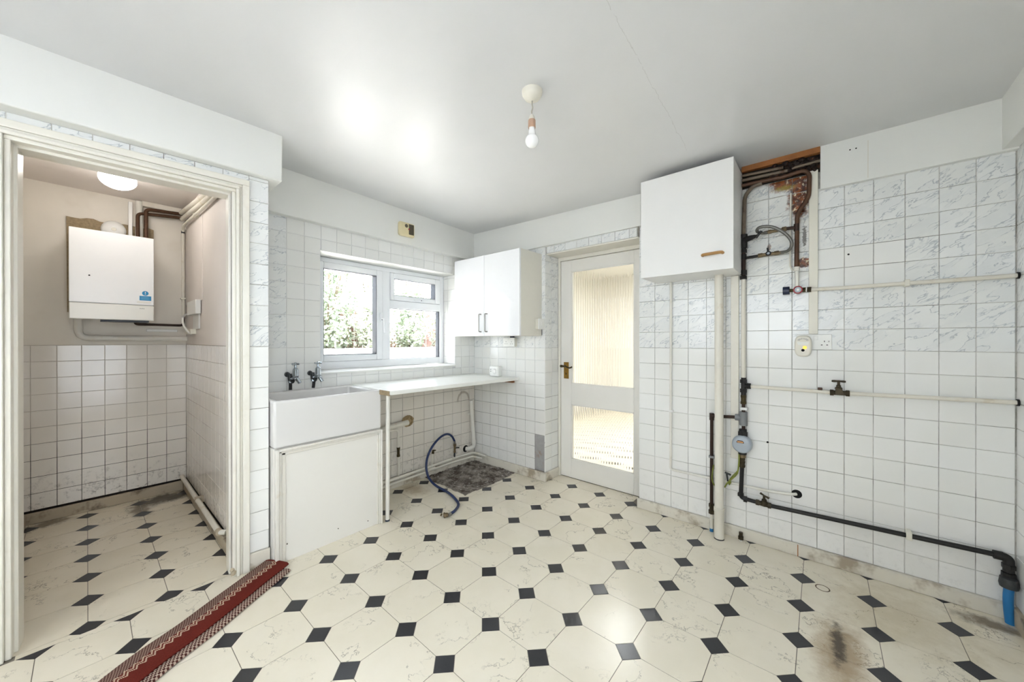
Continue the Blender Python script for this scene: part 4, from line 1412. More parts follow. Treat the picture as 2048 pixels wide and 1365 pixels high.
tag(o, 'painted cover board on the cupboard side wall', 'board')
k = thing('junction_box', 'white junction box with a cable on the cupboard side wall', 'junction box', (-0.86, -2.10, 1.30))
bx('box', (-0.985, -2.116, 1.405), (-0.66, -2.0855, 1.505), 'pvc_white', k, bev=0.004)
MB().tube(spline([(-0.98, -2.11, 1.42), (-1.08, -2.125, 1.40), (-1.04, -2.13, 1.34), (-0.92, -2.12, 1.28), (-0.88, -2.105, 1.265)]), 0.007, 10).build('cable', 'pvc_white', k)
bx('flex_outlet', (-1.05, -2.115, 1.262), (-0.86, -2.081, 1.300), 'pvc_aged', k, bev=0.003)
bx('cable_guard', (-0.93, -2.09, 1.30), (-0.72, -2.081, 1.405), 'pvc_white', k, bev=0.002)
o = pipe_thing('skirting_pipe', [(-1.265, -2.112, 0.112), (0.02, -2.113, 0.098), (0.045, -2.085, 0.095)], 0.0145, 'pipe_cream', 'grimy painted pipe above the skirting of the cupboard side wall', fr=0.02)
MB().tube([(0.00, -2.113, 0.098), (0.03, -2.113, 0.098)], 0.018, 10).build('end_fitting', 'skirting_dirty', o)
bx('clip', (-0.62, -2.128, 0.085), (-0.60, -2.08, 0.128), 'skirting_dirty', o)
o = MB().tube([(-0.80, -2.889, 1.155), (-0.80, -2.865, 1.155)], 0.014, 12).build('pipe_end', 'copper_brown')
tag(o, 'brown pipe end on the cupboard left wall', 'pipe')

# ---- under the worktop
k = thing('sink_waste', 'thick cream waste pipe entering the tiles under the worktop', 'pipe', (0.06, -1.08, 0.50))
MB().tube([(0.062, -1.36, 0.500), (0.050, -0.865, 0.527)], 0.022, 16).build('pipe', 'pipe_cream', k)
mb = MB()
for i in range(14):
    a = 2 * math.pi * i / 14
    rr = 0.026 + 0.012 * random.random()
    mb.lathe((0.004, -0.842 + rr * math.cos(a), 0.532 + rr * math.sin(a)), (1, 0.1, 0.05), [(0, 0.018), (0.014, 0.014), (0.024 + .02 * random.random(), 0.006)], 8)
mb.lathe((0.0, -0.842, 0.532), (1, -0.35, -0.05), [(0, 0.034), (0.03, 0.030), (0.05, 0.018)], 14)
mb.build('foam_seal', 'waste_foam', k, smooth=60)

k = thing('supply_pipe', 'cream copper supply pipe with a small valve beside the sink panel', 'pipe', (0.03, -0.94, 0.1))
MB().tube(fillet([(0.030, -1.33, 0.497), (0.030, -0.945, 0.480), (0.030, -0.940, 0.100)], 0.03), 0.0095, 12).build('pipe', 'pipe_cream', k)
mb = MB()
mb.hexnut((0.030, -0.942, 0.255), (0.030, -0.942, 0.272), 0.015)
mb.hexnut((0.030, -0.942, 0.315), (0.030, -0.942, 0.332), 0.015)
mb.cyl((0.030, -0.942, 0.272), (0.030, -0.942, 0.315), 0.011)
mb.build('valve', 'brass_old', k)
o = pipe_thing('floor_pipe', [(0.034, -1.335, 0.075), (0.034, -0.30, 0.097), (0.045, -0.105, 0.098), (0.20, -0.085, 0.085)], 0.0115, 'pipe_cream', 'cream pipe running along the top of the skirting under the worktop', fr=0.04)
o = pipe_thing('floor_pipe', [(0.034, -1.335, 0.040), (0.034, -0.36, 0.062), (0.05, -0.12, 0.062), (0.15, -0.085, 0.055)], 0.0105, 'pipe_cream', 'lower cream pipe against the skirting under the worktop', fr=0.04)

k = thing('trap_pipe', 'white standpipe with an elbow in the corner under the worktop', 'pipe', (0.05, -0.12, 0.12))
MB().tube(fillet([(0.045, -0.140, 0.620), (0.045, -0.098, 0.155), (0.030, -0.155, 0.140), (0.004, -0.170, 0.140)], 0.03), 0.0195, 16).build('pipe', 'pipe_white', k)
MB().lathe((0.045, -0.1015, 0.190), (0, -0.09, 1), [(0, 0.023), (0.03, 0.023)], 16).build('collar', 'pipe_white', k)
MB().tube([(0.045, -0.128, 0.478), (0.045, -0.130, 0.492)], 0.0225, 16).build('clip_ring', 'pipe_white', k)
bx('clip', (0.001, -0.165, 0.478), (0.035, -0.130, 0.492), 'pipe_white', k, bev=0.003)
MB().lathe((0.001, -0.172, 0.140), (1, 0, 0), [(0, 0.034), (0.0015, 0.032)], 18).build('wall_hole', 'dark_hole', k)

k = thing('washer_valve', 'small brass hose valve on the wall under the worktop', 'valve', (0.04, -0.346, 0.1))
MB().tube([(0.038, -0.348, 0.098), (0.040, -0.346, 0.185)], 0.008, 10).build('tail', 'tarnish', k)
mb = MB()
mb.hexnut((0.040, -0.346, 0.150), (0.040, -0.346, 0.164), 0.013)
mb.cyl((0.040, -0.346, 0.164), (0.042, -0.347, 0.235), 0.0105)
mb.hexnut((0.042, -0.347, 0.212), (0.043, -0.348, 0.236), 0.0155)
mb.build('body', 'brass', k)
MB().tube([(0.042, -0.345, 0.192), (0.055, -0.325, 0.195), (0.060, -0.308, 0.192)], 0.006, 8).build('lever', 'black_metal', k)
MB().tube([(0.034, -0.375, 0.098), (0.034, -0.320, 0.099)], 0.015, 12).build('tee', 'pipe_cream', k)

k = thing('capped_branch', 'short cream branch pipe with a dark tap beside the blue hose', 'pipe', (0.04, -0.60, 0.06))
MB().tube([(0.036, -0.612, 0.060), (0.040, -0.600, 0.205)], 0.0085, 10).build('pipe', 'pipe_cream', k)
mb = MB()
mb.hexnut((0.040, -0.600, 0.200), (0.040, -0.598, 0.222), 0.0125)
mb.tube([(0.030, -0.596, 0.226), (0.06, -0.585, 0.230)], 0.006, 8)
mb.build('tap_head', 'brass_old', k)
MB().tube([(0.036, -0.650, 0.062), (0.036, -0.575, 0.064)], 0.0145, 10).build('tee', 'pipe_cream', k)

k = thing('washer_hose', 'dark blue hose curling from the wall valve onto the floor', 'hose', (0.4, -0.7, 0.0))
MB().tube(spline([(0.043, -0.349, 0.240), (0.045, -0.356, 0.268), (0.052, -0.397, 0.322), (0.070, -0.469, 0.354), (0.090, -0.560, 0.344), (0.110, -0.652, 0.296), (0.130, -0.720, 0.229), (0.150, -0.752, 0.157),
                 (0.172, -0.754, 0.083), (0.215, -0.748, 0.038), (0.292, -0.745, 0.014), (0.431, -0.755, 0.011), (0.567, -0.794, 0.011), (0.664, -0.844, 0.011), (0.716, -0.922, 0.011), (0.733, -0.985, 0.012)], 6), 0.0098, 12).build('hose', 'blue_hose', k, smooth=60)
MB().tube([(0.043, -0.348, 0.232), (0.044, -0.352, 0.262)], 0.0118, 12).build('crimp', 'steel', k)
MB().tube([(0.734, -0.975, 0.012), (0.733, -1.000, 0.013)], 0.0120, 12).build('crimp', 'steel', k)
mb = MB()
mb.lathe((0.733, -0.998, 0.0145), (-0.45, -0.85, 0), [(0, 0.010), (0.004, 0.0145), (0.020, 0.0145), (0.022, 0.019), (0.030, 0.019), (0.030, 0.015), (0.022, 0.013)], 12)
mb.tube([(0.708, -1.040, 0.016), (0.700, -1.028, 0.020)], 0.006, 8)
mb.build('end_coupling', 'brass', k)

# bare concrete patch
def patch():
    nx, ny = 42, 46
    vs, fs = [], []
    rnd = random.Random(3)
    jit = {}

    def edge(t, s):
        key = (s, round(t * 12))
        if key not in jit:
            jit[key] = rnd.uniform(-1, 1)
        return jit[key]
    for i in range(nx + 1):
        for j in range(ny + 1):
            u, v = i / nx, j / ny
            x = 0.024 + u * (0.545 + 0.010 * edge(v, 'r') - 0.0)
            y = -0.072 - v * (0.600 + 0.010 * edge(u, 'b') + 0.02 * u)
            rim = min(u, 1 - u, v, 1 - v)
            z = 0.0006 + min(1, rim * 12) * 0.0020 + (rnd.random() * 0.0030 + 0.002 * math.sin(23 * u + 5 * v) * math.sin(17 * v)) * min(1, rim * 10)
            if v < 0.10 or u < 0.08:
                z += 0.010 * rnd.random()
            vs.append((x, y, max(z, 0.0003)))
    for i in range(nx):
        for j in range(ny):
            a = i * (ny + 1) + j
            fs.append((a, a + 1, a + ny + 2, a + ny + 1))
    mb = MB()
    mb.add(vs, fs)
    mb.f = [f[::-1] for f in mb.f] if False else mb.f
    return mb


o = patch().build('floor_patch', 'concrete', smooth=180)
st(o, 'bare dirty concrete patch in the corner where the vinyl is cut away', 'floor patch')
mb = MB()
rn = random.Random(5)
for i in range(46):
    if rn.random() < 0.5:
        x, y = 0.028 + 0.02 * rn.random(), -0.08 - 0.55 * rn.random()
    else:
        x, y = 0.03 + 0.45 * rn.random(), -0.075 - 0.03 * rn.random()
    s_ = 0.004 + 0.010 * rn.random()
    mb.lathe((x, y, 0.002), (rn.uniform(-.4, .4), rn.uniform(-.4, .4), 1), [(0, s_), (s_ * .6, s_ * .8), (s_ * .9, s_ * .3)], 6)
o = mb.build('rubble', 'concrete', smooth=0)
tag(o, 'crumbs of mortar along the skirting on the bare patch', 'rubble', kind='stuff')

# ---- plumbing on the long tiled wall
PYW = -0.030
k = thing('soil_pipe', 'tall thick cream waste pipe from floor to the cabinet on the pipe wall', 'pipe', (2.21, -0.10, 0.0))
MB().tube([(2.212, -0.098, 0.012), (2.210, -0.098, 1.616)], 0.0240, 20).build('pipe', 'pipe_cream', k)
MB().lathe((2.212, -0.098, 0.006), (0, 0, 1), [(0, 0.0265), (0.16, 0.0270), (0.163, 0.0295), (0.185, 0.0295), (0.188, 0.0245)], 20).build('socket_collar', 'pipe_cream', k)
MB().lathe((2.212, -0.098, 0.0), (0, 0, 1), [(0, 0.028), (0.006, 0.0268)], 20).build('black_seal', 'black_rubber', k)

o = bx('cable_trunking', (2.634, -0.021, 1.250), (2.673, -0.0005, 2.150), 'pvc_aged', bev=0.002)
tag(o, 'wide cream trunking above the double socket with rust splashes', 'trunking')
o = bx('cable_trunking', (2.259, -0.016, 0.486), (2.302, -0.0005, 1.614), 'pipe_cream', bev=0.002)
tag(o, 'cream painted trunking behind the water meter, right of the thick waste pipe', 'trunking')
o = pipe_thing('painted_pipe', [(1.905, -0.018, 1.616), (1.903, -0.018, 0.332), (2.46, -0.020, 0.332), (2.562, -0.020, 0.343), (2.580, -0.003, 0.344)], 0.0080, 'pipe_white',
               'thin white pipe dropping from the cabinet and turning right low on the pipe wall', fr=0.02)
bx('clip', (1.893, -0.028, 0.725), (1.922, -0.001, 0.738), 'pvc_white', o, bev=0.002)
MB().lathe((2.582, 0.0, 0.344), (0, -1, 0), [(0, 0.024), (0.0016, 0.023)], 18).build('wall_hole', 'dark_hole', o)

# rising main: valves, tees, meter
k = thing('rising_main', 'vertical run of old copper pipe with valves and a round grey meter', 'pipework', (2.328, -0.03, 0.25))
MB().tube([(2.328, PYW, 1.600), (2.328, PYW, 0.985)], 0.0118, 14).build('painted_pipe', 'pipe_cream', k)
MB().tube(fillet([(2.420, -0.030, 2.142), (2.372, -0.030, 2.136), (2.333, -0.030, 2.085), (2.329, -0.030, 1.850)], 0.05), 0.0105, 14).build('upper_bend', 'pipe_rusty', k)
MB().tube([(2.306, -0.028, 2.16), (2.309, -0.028, 1.86)], 0.007, 10).build('side_pipe', 'copper_brown', k)
v = sub('stop_valve', k, (2.33, PYW, 1.80))
mb = MB()
mb.lathe((2.329, PYW, 1.858), (0, 0, -1), [(0, 0.009), (0.002, 0.020), (0.020, 0.021), (0.026, 0.017), (0.052, 0.020), (0.082, 0.019), (0.086, 0.014), (0.10, 0.013)], 14)
mb.tube([(2.335, PYW - 0.004, 1.822), (2.368, -0.050, 1.826), (2.392, -0.060, 1.828)], 0.013, 12, rs=[0.018, 0.015, 0.010])
mb.hexnut((2.329, PYW, 1.765), (2.329, PYW, 1.745), 0.019)
mb.build('valve_body', 'black_metal', v)
mb = MB()
mb.tube([(2.390, -0.060, 1.828), (2.402, -0.066, 1.832)], 0.006, 8)
mb.tube([(2.396, -0.066, 1.816), (2.408, -0.070, 1.832), (2.424, -0.072, 1.850)], 0.0065, 8)
mb.build('valve_handle', 'black_metal', v)
MB().tube([(2.329, PYW, 1.750), (2.329, PYW, 1.595)], 0.0115, 14).build('dark_pipe', 'copper_dark', k)
MB().hexnut((2.329, PYW, 1.640), (2.329, PYW, 1.612), 0.0185).build('pipe_nut', 'black_metal', k)
MB().hexnut((2.328, PYW, 1.606), (2.328, PYW, 1.585), 0.0195).build('pipe_nut', 'black_metal', k)
MB().cyl((2.329, PYW, 1.705), (2.329, PYW, 1.735), 0.0145).build('branch_joint', 'black_metal', k)
# tee to the right
v = sub('compression_tee', k, (2.33, PYW, 0.94))
mb = MB()
mb.cyl((2.329, PYW, 0.990), (2.329, PYW, 0.885), 0.0135)
mb.hexnut((2.329, PYW, 0.978), (2.329, PYW, 0.958), 0.0195)
mb.hexnut((2.329, PYW, 0.922), (2.329, PYW, 0.900), 0.0195)
mb.cyl((2.329, PYW, 0.941), (2.365, PYW, 0.941), 0.0125)
mb.hexnut((2.346, PYW, 0.941), (2.366, PYW, 0.941), 0.0185)
mb.build('tee_body', 'black_metal', v)
MB().tube([(2.329, PYW, 0.900), (2.329, PYW, 0.640)], 0.0098, 12).build('dark_pipe', 'copper_dark', k)
mb = MB()
mb.hexnut((2.329, PYW, 0.884), (2.329, PYW, 0.870), 0.0165)
mb.cyl((2.329, PYW, 0.870), (2.329, PYW, 0.846), 0.0135)
mb.hexnut((2.329, PYW, 0.846), (2.329, PYW, 0.830), 0.0165)
mb.build('brass_coupling', 'brass_old', k)
bx('pipe_clip', (2.312, -0.046, 0.794), (2.350, -0.001, 0.810), 'pvc_white', k, bev=0.003)
mb = MB()
mb.cyl((2.329, PYW, 0.782), (2.329, PYW, 0.700), 0.0205, 18)
mb.cyl((2.329, PYW, 0.745), (2.290, PYW, 0.745), 0.0165, 18)
mb.cyl((2.312, PYW, 0.745), (2.286, PYW, 0.745), 0.0195, 10)
mb.build('grey_tee', 'grey_plastic', k)
m_ = sub('water_meter', k, (2.325, -0.05, 0.59))
MB().lathe((2.326, -0.012, 0.592), (0, -1, 0), [(0, 0.046), (0.03, 0.052), (0.042, 0.053), (0.060, 0.051), (0.066, 0.046), (0.068, 0.040)], 36).build('meter_case', 'meter_grey', m_)
mb = MB()
mb.prism([(2.301, -0.0815, 0.602), (2.338, -0.0815, 0.602), (2.338, -0.0815, 0.611), (2.331, -0.0815, 0.617), (2.308, -0.0815, 0.617), (2.301, -0.0815, 0.611)], (0, 0.004, 0))
mb.build('dial_frame', 'copper_dark', m_, smooth=0)
bx('dial_window', (2.304, -0.0822, 0.604), (2.335, -0.080, 0.6125), 'dial_orange', m_)
mb = MB()
mb.cyl((2.327, -0.035, 0.678), (2.327, -0.035, 0.655), 0.020, 14)
mb.hexnut((2.327, -0.035, 0.662), (2.327, -0.038, 0.635), 0.027)
mb.build('meter_collar', 'black_metal', m_)
MB().cyl((2.325, -0.040, 0.552), (2.325, -0.038, 0.528), 0.022, 14).build('meter_collar', 'black_metal', m_)
mb = MB()
mb.cyl((2.324, PYW, 0.530), (2.324, PYW, 0.505), 0.018, 14)
mb.build('meter_union', 'brass', m_)
mb = MB()
for z in (0.505, 0.485, 0.462):
    mb.hexnut((2.322, PYW, z), (2.322, PYW, z - 0.014), 0.0185)
mb.cyl((2.322, PYW, 0.505), (2.322, PYW, 0.445), 0.0145)
mb.build('lower_union', 'bronze', k)
MB().tube(fillet([(2.322, PYW, 0.450), (2.315, PYW, 0.258), (2.40, PYW, 0.254)], 0.02), 0.0112, 14).build('lower_pipe', 'black_metal', k)
MB().hexnut((2.315, PYW, 0.286), (2.315, PYW, 0.268), 0.0175).build('elbow_nut', 'black_metal', k)
MB().hexnut((2.330, PYW, 0.2555), (2.348, PYW, 0.2555), 0.0175).build('elbow_nut', 'black_metal', k)

# floor-level stop tap and black run to the blue pipe
k = thing('stop_tap_run', 'black pipe with a stop tap running low along the wall to the blue pipe', 'pipework', (2.85, -0.03, 0.0))
v = sub('stop_tap', k, (2.43, PYW, 0.25))
mb = MB()
mb.hexnut((2.392, PYW, 0.254), (2.408, PYW, 0.254), 0.0165)
mb.hexnut((2.450, PYW, 0.252), (2.466, PYW, 0.252), 0.0165)
mb.cyl((2.40, PYW, 0.254), (2.456, PYW, 0.252), 0.0135)
mb.lathe((2.434, PYW, 0.250), (0, -0.35, 1), [(0, 0.019), (0.018, 0.018), (0.026, 0.012), (0.034, 0.013), (0.038, 0.007), (0.062, 0.006)], 14)
mb.build('tap_body', 'bronze', v)
MB().tube([(2.416, -0.055, 0.322), (2.434, -0.052, 0.311), (2.458, -0.050, 0.300)], 0.0052, 10, rs=[0.0065, 0.0042, 0.0065]).build('tap_handle', 'bronze', v)
MB().tube([(2.46, PYW, 0.252), (3.262, PYW, 0.277)], 0.0112, 14).build('black_pipe', 'black_metal', k)
bx('pipe_clip', (3.000, -0.047, 0.252), (3.020, -0.001, 0.292), 'pvc_aged', k, bev=0.003)
mb = MB()
mb.cyl((3.262, PYW, 0.277), (3.288, PYW, 0.277), 0.0185, 12)
mb.tube(fillet([(3.280, PYW, 0.277), (3.303, PYW, 0.274), (3.303, PYW, 0.215)], 0.018), 0.0165, 14)
mb.hexnut((3.303, PYW, 0.248), (3.303, PYW, 0.230), 0.0205)
mb.hexnut((3.303, PYW, 0.212), (3.303, PYW, 0.192), 0.0215)
mb.build('elbow', 'black_metal', k)
mb = MB()
mb.lathe((3.303, -0.034, 0.196), (0, 0, -1), [(0, 0.018), (0.006, 0.026), (0.030, 0.029), (0.046, 0.026), (0.050, 0.017)], 12)
mb.build('compression_nut', 'tarnish', k)
MB().tube(spline([(3.303, -0.034, 0.150), (3.300, -0.038, 0.10), (3.301, -0.042, 0.05), (3.305, -0.044, -0.002)]), 0.0150, 16).build('blue_pipe', 'blue_pipe', k)

# dark branch left of the waste pipe
k = thing('branch_pipe', 'dark copper branch with an elbow, just left of the thick waste pipe', 'pipe', (2.156, -0.03, 0.0))
MB().tube(fillet([(2.290, PYW, 0.745), (2.157, PYW, 0.735), (2.156, PYW, 0.130)], 0.012), 0.0098, 12).build('pipe', 'copper_dark', k)
mb = MB()
mb.cyl((2.157, PYW, 0.752), (2.157, PYW, 0.708), 0.0135)
mb.cyl((2.160, PYW, 0.736), (2.182, PYW, 0.737), 0.0130)
mb.build('elbow', 'copper_dark', k)
mb = MB()
mb.hexnut((2.156, PYW, 0.175), (2.156, PYW, 0.155), 0.0165)
mb.hexnut((2.156, PYW, 0.135), (2.156, PYW, 0.112), 0.0175)
mb.cyl((2.156, PYW, 0.158), (2.156, PYW, 0.132), 0.0125)
mb.build('coupling', 'bronze', k)
MB().tube([(2.156, PYW, 0.115), (2.157, -0.034, 0.018)], 0.0098, 12).build('painted_tail', 'pipe_cream', k)
MB().tube([(2.157, -0.034, 0.020), (2.157, -0.034, 0.0)], 0.0105, 12).build('blue_sleeve', 'blue_pipe', k)
bx('pipe_clip', (2.142, -0.044, 0.468), (2.176, -0.001, 0.482), 'grey_plastic', k, bev=0.002)

o = thing('capped_stub', 'small capped brass pipe stub sticking up by the skirting', 'pipe stub', (2.318, -0.045, 0.0))
mb = MB()
mb.lathe((2.318, -0.045, 0.0), (0, 0, 1), [(0, 0.008), (0.012, 0.008)], 12)
mb.build('tail', 'pipe_white', o)
mb = MB()
mb.hexnut((2.318, -0.045, 0.012), (2.318, -0.045, 0.030), 0.015)
mb.cyl((2.318, -0.045, 0.030), (2.318, -0.045, 0.054), 0.0105)
mb.build('cap', 'bronze', o)

# earth wire
k = thing('earth_wire', 'green and yellow earth wire clamped beside the thick waste pipe', 'wire', (2.27, -0.06, 0.30))
MB().tube(spline([(2.308, -0.040, 0.534), (2.308, -0.050, 0.468), (2.299, -0.052, 0.407), (2.269, -0.055, 0.365), (2.249, -0.062, 0.338), (2.236, -0.070, 0.312)]), 0.0042, 8).build('wire', 'earth_green', k)
MB().tube(spline([(2.300, -0.045, 0.42), (2.262, -0.050, 0.362), (2.258, -0.056, 0.330), (2.268, -0.058, 0.352)]), 0.0036, 8).build('wire_tail', 'earth_green', k)
MB().tube(spline([(2.172, -0.05, 0.430), (2.165, -0.055, 0.370), (2.166, -0.055, 0.330), (2.178, -0.06, 0.306)]), 0.0036, 8).build('wire_loop', 'earth_green', k)
mb = MB()
mb.tube([(2.236, -0.060, 0.402), (2.268, -0.058, 0.392)], 0.006, 8)
mb.tube([(2.246, -0.060, 0.395), (2.248, -0.040, 0.345)], 0.005, 8)
mb.build('earth_clamp', 'tarnish', k)

# horizontal painted pipes
def hpipe(name, pts, label):
    o = pipe_thing(name, pts, 0.0098, 'pipe_cream', label, fr=0.04)
    x, y, z = pts[-1]
    MB().tube([(x - 0.004, y, z), (3.3295, y, z)], 0.0145, 14).build('wall_plug', 'dark_hole', o)
    return o


o = hpipe('painted_pipe', [(2.640, PYW, 1.495), (2.78, PYW, 1.492), (3.327, PYW, 1.493)], 'upper horizontal cream pipe between the red gauge and the right wall')
bx('clip', (2.994, -0.045, 1.478), (3.012, -0.001, 1.510), 'pvc_aged', o, bev=0.003)
o = hpipe('painted_pipe', [(2.362, PYW, 0.941), (2.47, PYW, 0.939), (2.735, PYW, 0.937)], 'horizontal cream pipe from the rising main to the brass stopcock')
for ch in list(o.children):
    bpy.data.objects.remove(ch)
bx('clip', (2.672, -0.036, 0.945), (2.692, -0.001, 0.958), 'copper_brown', o, bev=0.003)
k = thing('stopcock', 'dark brass stopcock with a bar handle on the middle horizontal pipe', 'stopcock', (2.759, -0.03, 0.92))
mb = MB()
mb.hexnut((2.722, PYW, 0.937), (2.738, PYW, 0.937), 0.0175)
mb.hexnut((2.784, PYW, 0.938), (2.800, PYW, 0.938), 0.0175)
mb.cyl((2.73, PYW, 0.937), (2.79, PYW, 0.938), 0.0125)
mb.prism([(2.743, -0.046, 0.927), (2.783, -0.046, 0.929), (2.776, -0.046, 0.942), (2.770, -0.046, 0.962), (2.744, -0.046, 0.964)], (0, 0.030, 0))
mb.lathe((2.757, PYW, 0.958), (0, 0, 1), [(0, 0.016), (0.008, 0.015), (0.010, 0.010), (0.020, 0.0095), (0.022, 0.006), (0.036, 0.006), (0.038, 0.008), (0.046, 0.007)], 14)
mb.build('body', 'bronze', k, bev=0.002)
MB().tube([(2.729, PYW, 0.9985), (2.738, PYW, 0.9985), (2.757, PYW, 0.999), (2.776, PYW, 0.9985), (2.785, PYW, 0.9985)], 0.005, 10, rs=[0.0048, 0.0060, 0.0044, 0.0060, 0.0048]).build('bar_handle', 'bronze', k)
hpipe('painted_pipe', [(2.797, PYW, 0.938), (3.05, PYW, 0.944), (3.327, PYW, 0.949)], 'horizontal cream pipe from the brass stopcock to the right wall')

# filling loop
k = thing('filling_loop', 'braided steel filling hose looped between two small brass valves', 'hose', (2.48, -0.06, 1.71))
MB().tube(spline([(2.448, -0.034, 1.846), (2.42, -0.050, 1.843), (2.401, -0.070, 1.853), (2.410, -0.085, 1.867), (2.438, -0.090, 1.869), (2.476, -0.085, 1.859), (2.516, -0.080, 1.830), (2.548, -0.075, 1.792), (2.562, -0.070, 1.758), (2.557, -0.060, 1.733), (2.540, -0.045, 1.720), (2.512, -0.033, 1.718)], 6), 0.0082, 12).build('braided_hose', 'braid', k, smooth=60)
mb = MB()
mb.cyl((2.432, -0.036, 1.8455), (2.452, -0.033, 1.847), 0.0095)
mb.hexnut((2.452, -0.033, 1.847), (2.466, -0.031, 1.848), 0.0120)
mb.cyl((2.466, PYW, 1.848), (2.540, PYW, 1.851), 0.0085)
mb.hexnut((2.516, PYW, 1.850), (2.536, PYW, 1.851), 0.0135)
mb.cyl((2.527, PYW, 1.850), (2.527, -0.052, 1.853), 0.006)
mb.build('upper_valve', 'brass', k)
mb = MB()
mb.hexnut((2.402, PYW, 1.717), (2.424, PYW, 1.718), 0.0130)
mb.cyl((2.42, PYW, 1.718), (2.49, PYW, 1.7195), 0.0098)
mb.hexnut((2.480, PYW, 1.719), (2.502, PYW, 1.720), 0.0130)
mb.cyl((2.500, PYW, 1.719), (2.524, -0.032, 1.719), 0.0090)
mb.build('lower_valve', 'brass', k)
mb = MB()
mb.lathe((2.453, -0.038, 1.720), (0, -1, 0), [(0, 0.012), (0.010, 0.014), (0.014, 0.010)], 14)
mb.tube([(2.452, -0.050, 1.726), (2.449, -0.054, 1.752)], 0.0045, 8)
mb.build('valve_lever', 'black_rubber', k)
MB().lathe((2.453, -0.052, 1.720), (0, -1, 0), [(0, 0.007), (0.001, 0.0065)], 12).build('lever_cap', 'meter_grey', k)
MB().tube([(2.334, PYW, 1.713), (2.410, PYW, 1.717)], 0.0080, 12).build('branch', 'black_metal', k)

# rusty heating pipe coming down from the damaged corner
k = thing('heating_drop', 'brown copper drop pipe with a dog-leg beside the rust stain', 'pipe', (2.58, -0.03, 1.62))
MB().tube(fillet([(2.50, -0.030, 2.148), (2.615, -0.030, 2.158), (2.637, -0.030, 2.13), (2.634, -0.030, 2.005), (2.584, -0.030, 1.925), (2.581, -0.030, 1.617)], 0.03), 0.0108, 14).build('pipe', 'copper_brown', k)
mb = MB()
mb.cyl((2.581, PYW, 1.868), (2.581, PYW, 1.828), 0.0128)
mb.cyl((2.581, PYW, 1.849), (2.536, PYW, 1.851), 0.0090)
mb.build('side_tee', 'copper_dark', k)
MB().tube([(2.582, PYW, 1.620), (2.583, PYW, 1.500)], 0.0100, 12).build('painted_end', 'pipe_white', k)
MB().lathe((2.581, PYW, 1.628), (0, 0, -1), [(0, 0.012), (0.002, 0.0145), (0.022, 0.0145), (0.024, 0.011)], 14).build('joint_ring', 'pipe_white', k)
k = thing('capillary_pipe', 'very thin cream pipe behind the brown drop pipe', 'pipe', (2.552, -0.008, 1.62))
MB().tube(fillet([(2.554, -0.006, 2.055), (2.551, -0.006, 1.640), (2.562, -0.006, 1.615), (2.575, -0.010, 1.612)], 0.012), 0.0042, 8).build('pipe', 'pipe_cream', k)

k = thing('pressure_gauge', 'red ringed pressure gauge with a dark blue end cap', 'gauge', (2.58, -0.04, 1.48))
MB().lathe((2.588, -0.034, 1.497), (0, -1, 0), [(-0.012, 0.016), (0.0, 0.022), (0.006, 0.0225), (0.012, 0.021), (0.013, 0.016)], 24).build('red_ring', 'red_plastic', k)
MB().lathe((2.588, -0.046, 1.497), (0, -1, 0), [(0, 0.0155), (0.002, 0.0150)], 20).build('gauge_face', 'meter_grey', k)
MB().lathe((2.588, -0.048, 1.497), (0, -1, 0), [(0, 0.007), (0.003, 0.006)], 12).build('gauge_hub', 'pvc_white', k)
MB().tube([(2.520, PYW, 1.498), (2.550, PYW, 1.498)], 0.0225, 20).build('blue_cap', 'navy_plastic', k)
MB().cyl((2.550, PYW, 1.498), (2.570, PYW, 1.498), 0.008).build('brass_tail', 'brass_old', k)
MB().hexnut((2.606, PYW, 1.496), (2.622, PYW, 1.496), 0.0145).build('brass_nut', 'brass_old', k)
MB().tube([(2.621, PYW, 1.496), (2.628, PYW, 1.496)], 0.0135, 12).build('white_washer', 'pvc_white', k)
MB().hexnut((2.627, PYW, 1.496), (2.645, PYW, 1.495), 0.0155).build('end_nut', 'bronze', k)

# damaged corner: batten, old pipes, rust
o = bx('ceiling_batten', (2.318, -0.030, 2.238), (2.6815, 0.002, 2.2695), 'batten_wood', bev=0.002)
tag(o, 'exposed orange brown timber batten under the ceiling beside the cabinet', 'batten')
o = bx('pipe_backing', (2.318, -0.001, 2.142), (2.6815, 0.0025, 2.2375), 'rusted_backing', smooth=0)  # flat sheet; rust and the dark of a hollow put into its colour
st(o, 'flat dark rusted sheet standing for the hollow behind the old pipes under the batten', 'recess')
pipe_thing('old_pipe', [(2.319, -0.022, 2.216), (2.52, -0.022, 2.206)], 0.0090, 'pipe_rusty', 'topmost of the stained old pipes under the batten')
pipe_thing('old_pipe', [(2.319, -0.022, 2.188), (2.54, -0.022, 2.182)], 0.0105, 'pipe_rusty', 'second stained old pipe under the batten')
pipe_thing('old_pipe', [(2.319, -0.026, 2.157), (2.50, -0.030, 2.150)], 0.0118, 'copper_brown', 'lowest and fattest of the old pipes under the batten')
pipe_thing('old_pipe', [(2.56, -0.018, 2.190), (2.681, -0.018, 2.196)], 0.0080, 'pipe_rusty', 'short rusted old pipe at the cut end of the boxing')
mb = MB()
rn = random.Random(11)
for i in range(60):
    x, z = 2.47 + 0.205 * rn.random(), 2.150 + 0.080 * rn.random()
    s_ = 0.006 + 0.012 * rn.random()
    mb.lathe((x, -0.003, z), (rn.uniform(-.6, .6), -1, rn.uniform(-.6, .6)), [(0, s_), (s_ * .7, s_ * .85), (s_ * 1.3, s_ * .4), (s_ * 1.5, 0.001)], 7)
o = mb.build('rust_scale', 'rust_mass', smooth=0)
tag(o, 'lumpy mass of dark rust scale around the old pipes under the batten', 'rust', kind='stuff')

